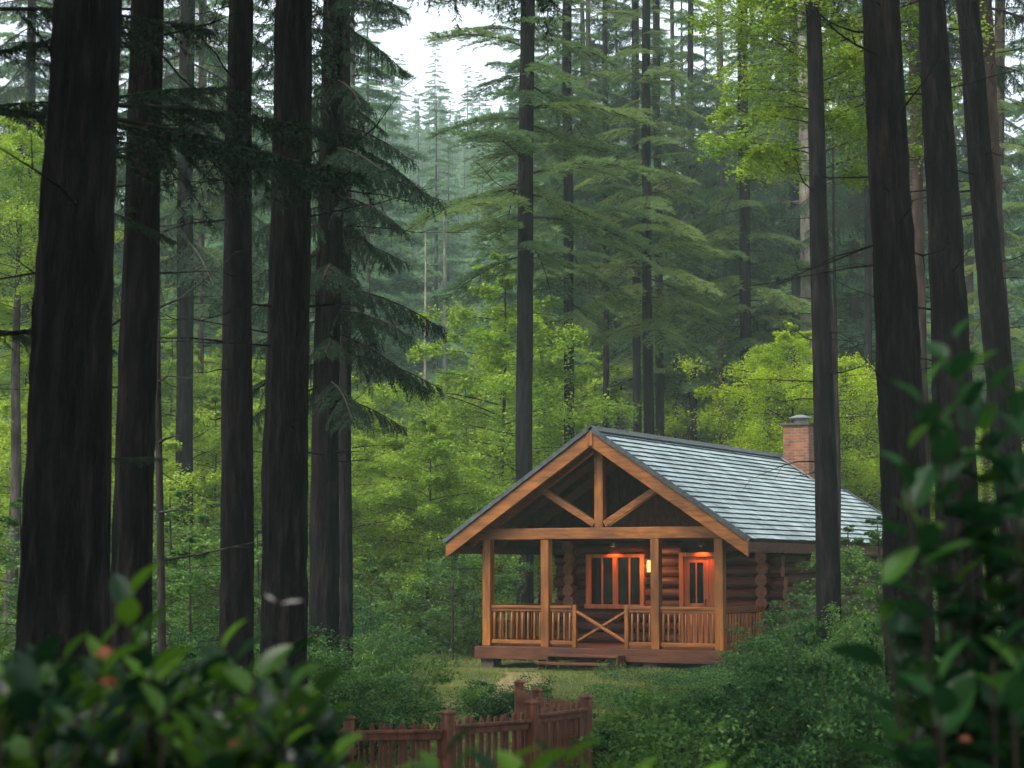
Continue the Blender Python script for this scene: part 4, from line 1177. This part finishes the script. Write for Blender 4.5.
# ------------------------------------------------------------------ foreground shrubs with broad leaves
def big_leaf_arr(rng, n_rows=7):
    """unit leaf along +x, length 1, as (verts, quads)"""
    xs = np.linspace(0, 1, n_rows)
    wd = .30 * np.sin(np.pi * xs ** .85) ** .8; wd[-1] = .0; wd[0] = .012
    V = []
    for x, w_ in zip(xs, wd):
        dz_ = -.16 * x * x
        for s in (-1, -.5, 0, .5, 1):
            V.append((x, s * w_, dz_ + abs(s) * w_ * .30 - (.01 if s == 0 else 0)))
    F_ = []
    for i in range(n_rows - 1):
        for j in range(4):
            a = i * 5 + j; F_.append((a, a + 1, a + 6, a + 5))
    return np.array(V), np.array(F_)
def leafy_shrub(name, label, stems, seed, leaf=.088, flowers=(), group='broad-leaved shrubs close to the camera', mat='leaf_fore', extras=None, dens=1.0, base=None, tbase=.50):
    """stems: list of (px, py, Y) tips; base near the ground below"""
    rng = np.random.default_rng(seed)
    tips = [at(*t) for t in stems]
    cx = sum(t.x for t in tips) / len(tips); cyy = sum(t.y for t in tips) / len(tips)
    if base: cx, cyy = base
    g = gz(cx, cyy)
    root = empty(name, label, 'shrub', (cx, cyy, g), (0, 0, 0), group)
    LV, LF = big_leaf_arr(rng)
    Vs, Fs, Ts = [], [], []; off = 0; segs = []
    for tp in tips:
        e = np.array([tp.x - cx, tp.y - cyy, tp.z - g])
        b0 = np.array([rng.uniform(-.15, .15), rng.uniform(-.15, .15), -.05])
        low = np.array([e[0] * .75 + b0[0] * .25, e[1] * .75 + b0[1] * .25, e[2] * .62])
        pts = []
        for t in np.linspace(0, 1, 12):
            pts.append(b0 * (1 - t) ** 2 + 2 * low * t * (1 - t) + e * t * t)
        for i in range(11): segs.append((pts[i], pts[i + 1], .008 * (1 - .06 * i), .008 * (1 - .06 * (i + 1))))
        st_tint = rng.normal(tbase, .10)
        # whorls near the tip and down the stem
        nl = int(17 * dens)
        for i in range(nl):
            t = 1 - (i / nl) ** 1.15 * .42
            p = b0 * (1 - t) ** 2 + 2 * low * t * (1 - t) + e * t * t
            dax = nz(2 * (1 - t) * (low - b0) + 2 * t * (e - low))
            az = i * 2.4 + rng.uniform(-.4, .4)
            out = np.array([math.cos(az), math.sin(az), 0])
            up = rng.uniform(.25, .75) if i > 3 else rng.uniform(.8, 1.8)
            d = nz(out + dax * up)
            side = nz(np.cross(np.array([0, 0, 1.]) + rng.normal(0, .2, 3), d)); nn = np.cross(d, side)
            l = leaf * rng.uniform(.65, 1.2) * (.75 if i < 3 else 1)
            W = (LV[:, 0:1] * d + LV[:, 1:2] * side + LV[:, 2:3] * nn) * l + p + d * .012
            Vs.append(W); Fs.append(LF + off); off += len(LV)
            Ts.append(np.full(len(LF), np.clip(st_tint + rng.normal(0, .16) + (.28 if i < 3 and rng.random() < .5 else 0), 0, 1)))  # some tip leaves tinted lighter, painting in the lit highlights
    V = np.concatenate(Vs); Fq = np.concatenate(Fs)
    link('leaves', np_mesh('leaves', V, Fq.ravel(), np.full(len(Fq), 4), M[mat], tint=np.concatenate(Ts), smooth=True), root)
    sv, sf = segs_mesh_arrays(segs, 6)
    link('stems', np_mesh('stems', sv, sf.ravel(), np.full(len(sf), 4), M['twig']), root)
    for (px, py, Y, r, lab) in flowers:
        p = at(px, py, Y); c = np.array([p.x - cx, p.y - cyy, p.z - g])
        n = 26; dd = nz(rng.normal(size=(n, 3))); dd[:, 2] = np.abs(dd[:, 2]); q = leaf_quads(c + dd * r * .6, nz(dd + rng.normal(0, .3, dd.shape)), np.full(n, r * .9), np.full(n, r * .7), rng)
        o = link('flower', leaves_mesh('flower', q, M['flower'], np.clip(rng.normal(.5, .2, n), 0, 1)), root)
        if lab: o['label'] = lab
    if extras: extras(root, cx, cyy, g)
    return root

def tip_grid(x0, x1, ytop, ybot, n, D0, D1, seed):
    rg = random.Random(seed); out = []
    for i in range(n):
        px = rg.uniform(x0, x1); D = rg.uniform(D0, D1)
        out.append((px, rg.uniform(ytop, ybot), D))
    return out
def moth(root, cx, cyy, g):
    p = at(270, 598, 3.4); q = at(292, 602, 3.4); r_ = at(262, 598, 3.4)
    rng = np.random.default_rng(3)
    c = np.array([[p.x - cx, p.y - cyy, p.z - g], [q.x - cx, q.y - cyy, q.z - g]])
    V = leaf_quads(c, nz(np.array([[.1, -.5, 1], [.2, -.4, 1.]])), np.array([.034, .052]), np.array([.012, .014]), rng)
    link('withered_leaf', leaves_mesh('withered_leaf', V, M['dry_leaf'], np.array([.4, .7])), root)
    b = at(283, 690, 3.35)
    sv, sf = segs_mesh_arrays([(np.array([b.x - cx, b.y - cyy, b.z - g]), c[0] * .5 + c[1] * .5, .0012, .0008)], 5)
    link('withered_twig', np_mesh('withered_twig', sv, sf.ravel(), np.full(len(sf), 4), M['twig']), root)
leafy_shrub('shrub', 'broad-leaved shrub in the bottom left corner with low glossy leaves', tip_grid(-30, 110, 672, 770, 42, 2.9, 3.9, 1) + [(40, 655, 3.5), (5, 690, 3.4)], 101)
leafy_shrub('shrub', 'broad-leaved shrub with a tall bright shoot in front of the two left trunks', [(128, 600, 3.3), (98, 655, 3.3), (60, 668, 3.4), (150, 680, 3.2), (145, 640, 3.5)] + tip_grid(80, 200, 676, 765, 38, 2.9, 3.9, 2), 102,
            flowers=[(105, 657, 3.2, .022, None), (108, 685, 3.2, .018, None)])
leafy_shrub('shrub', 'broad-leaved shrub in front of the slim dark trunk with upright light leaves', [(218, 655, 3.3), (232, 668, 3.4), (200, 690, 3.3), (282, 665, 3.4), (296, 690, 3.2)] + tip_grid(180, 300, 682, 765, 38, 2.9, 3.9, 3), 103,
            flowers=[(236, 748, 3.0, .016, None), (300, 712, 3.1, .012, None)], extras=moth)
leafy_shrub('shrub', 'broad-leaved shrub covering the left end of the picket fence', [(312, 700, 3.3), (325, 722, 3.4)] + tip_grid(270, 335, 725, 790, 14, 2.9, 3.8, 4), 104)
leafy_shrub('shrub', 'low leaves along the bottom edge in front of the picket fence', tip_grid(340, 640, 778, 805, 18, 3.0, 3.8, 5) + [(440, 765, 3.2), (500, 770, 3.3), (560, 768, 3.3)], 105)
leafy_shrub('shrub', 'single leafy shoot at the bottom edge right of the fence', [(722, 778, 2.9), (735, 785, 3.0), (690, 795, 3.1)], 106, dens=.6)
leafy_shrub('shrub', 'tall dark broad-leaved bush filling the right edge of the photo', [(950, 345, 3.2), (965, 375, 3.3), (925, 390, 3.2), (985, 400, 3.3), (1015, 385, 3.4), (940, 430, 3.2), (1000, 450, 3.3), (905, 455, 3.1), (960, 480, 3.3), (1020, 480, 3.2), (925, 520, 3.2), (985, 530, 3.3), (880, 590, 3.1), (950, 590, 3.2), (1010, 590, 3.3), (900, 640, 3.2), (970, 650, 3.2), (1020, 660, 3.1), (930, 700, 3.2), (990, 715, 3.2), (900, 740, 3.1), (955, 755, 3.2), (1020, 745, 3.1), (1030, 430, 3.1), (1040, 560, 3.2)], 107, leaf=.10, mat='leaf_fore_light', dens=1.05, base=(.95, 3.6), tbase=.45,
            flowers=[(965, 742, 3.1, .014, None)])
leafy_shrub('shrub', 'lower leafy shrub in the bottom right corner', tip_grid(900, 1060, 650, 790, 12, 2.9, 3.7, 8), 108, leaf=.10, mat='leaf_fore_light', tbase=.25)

# ------------------------------------------------------------------ haze
b = MB(); b.box(-402, 402, -62, 482, -1.2, 98)
hz = b.build('haze', [], None)
m, n_, out = new_mat('haze')
pv = n_.nodes.new('ShaderNodeVolumePrincipled')
pv.inputs['Color'].default_value = (.72, .93, .86, 1)
pv.inputs['Density'].default_value = .0008
pv.inputs['Anisotropy'].default_value = 0
n_.links.new(pv.outputs[0], out.inputs['Volume'])
hz.data.materials.append(m)
tag(hz, 'pale mist hanging between the far trees', 'haze', kind='stuff')
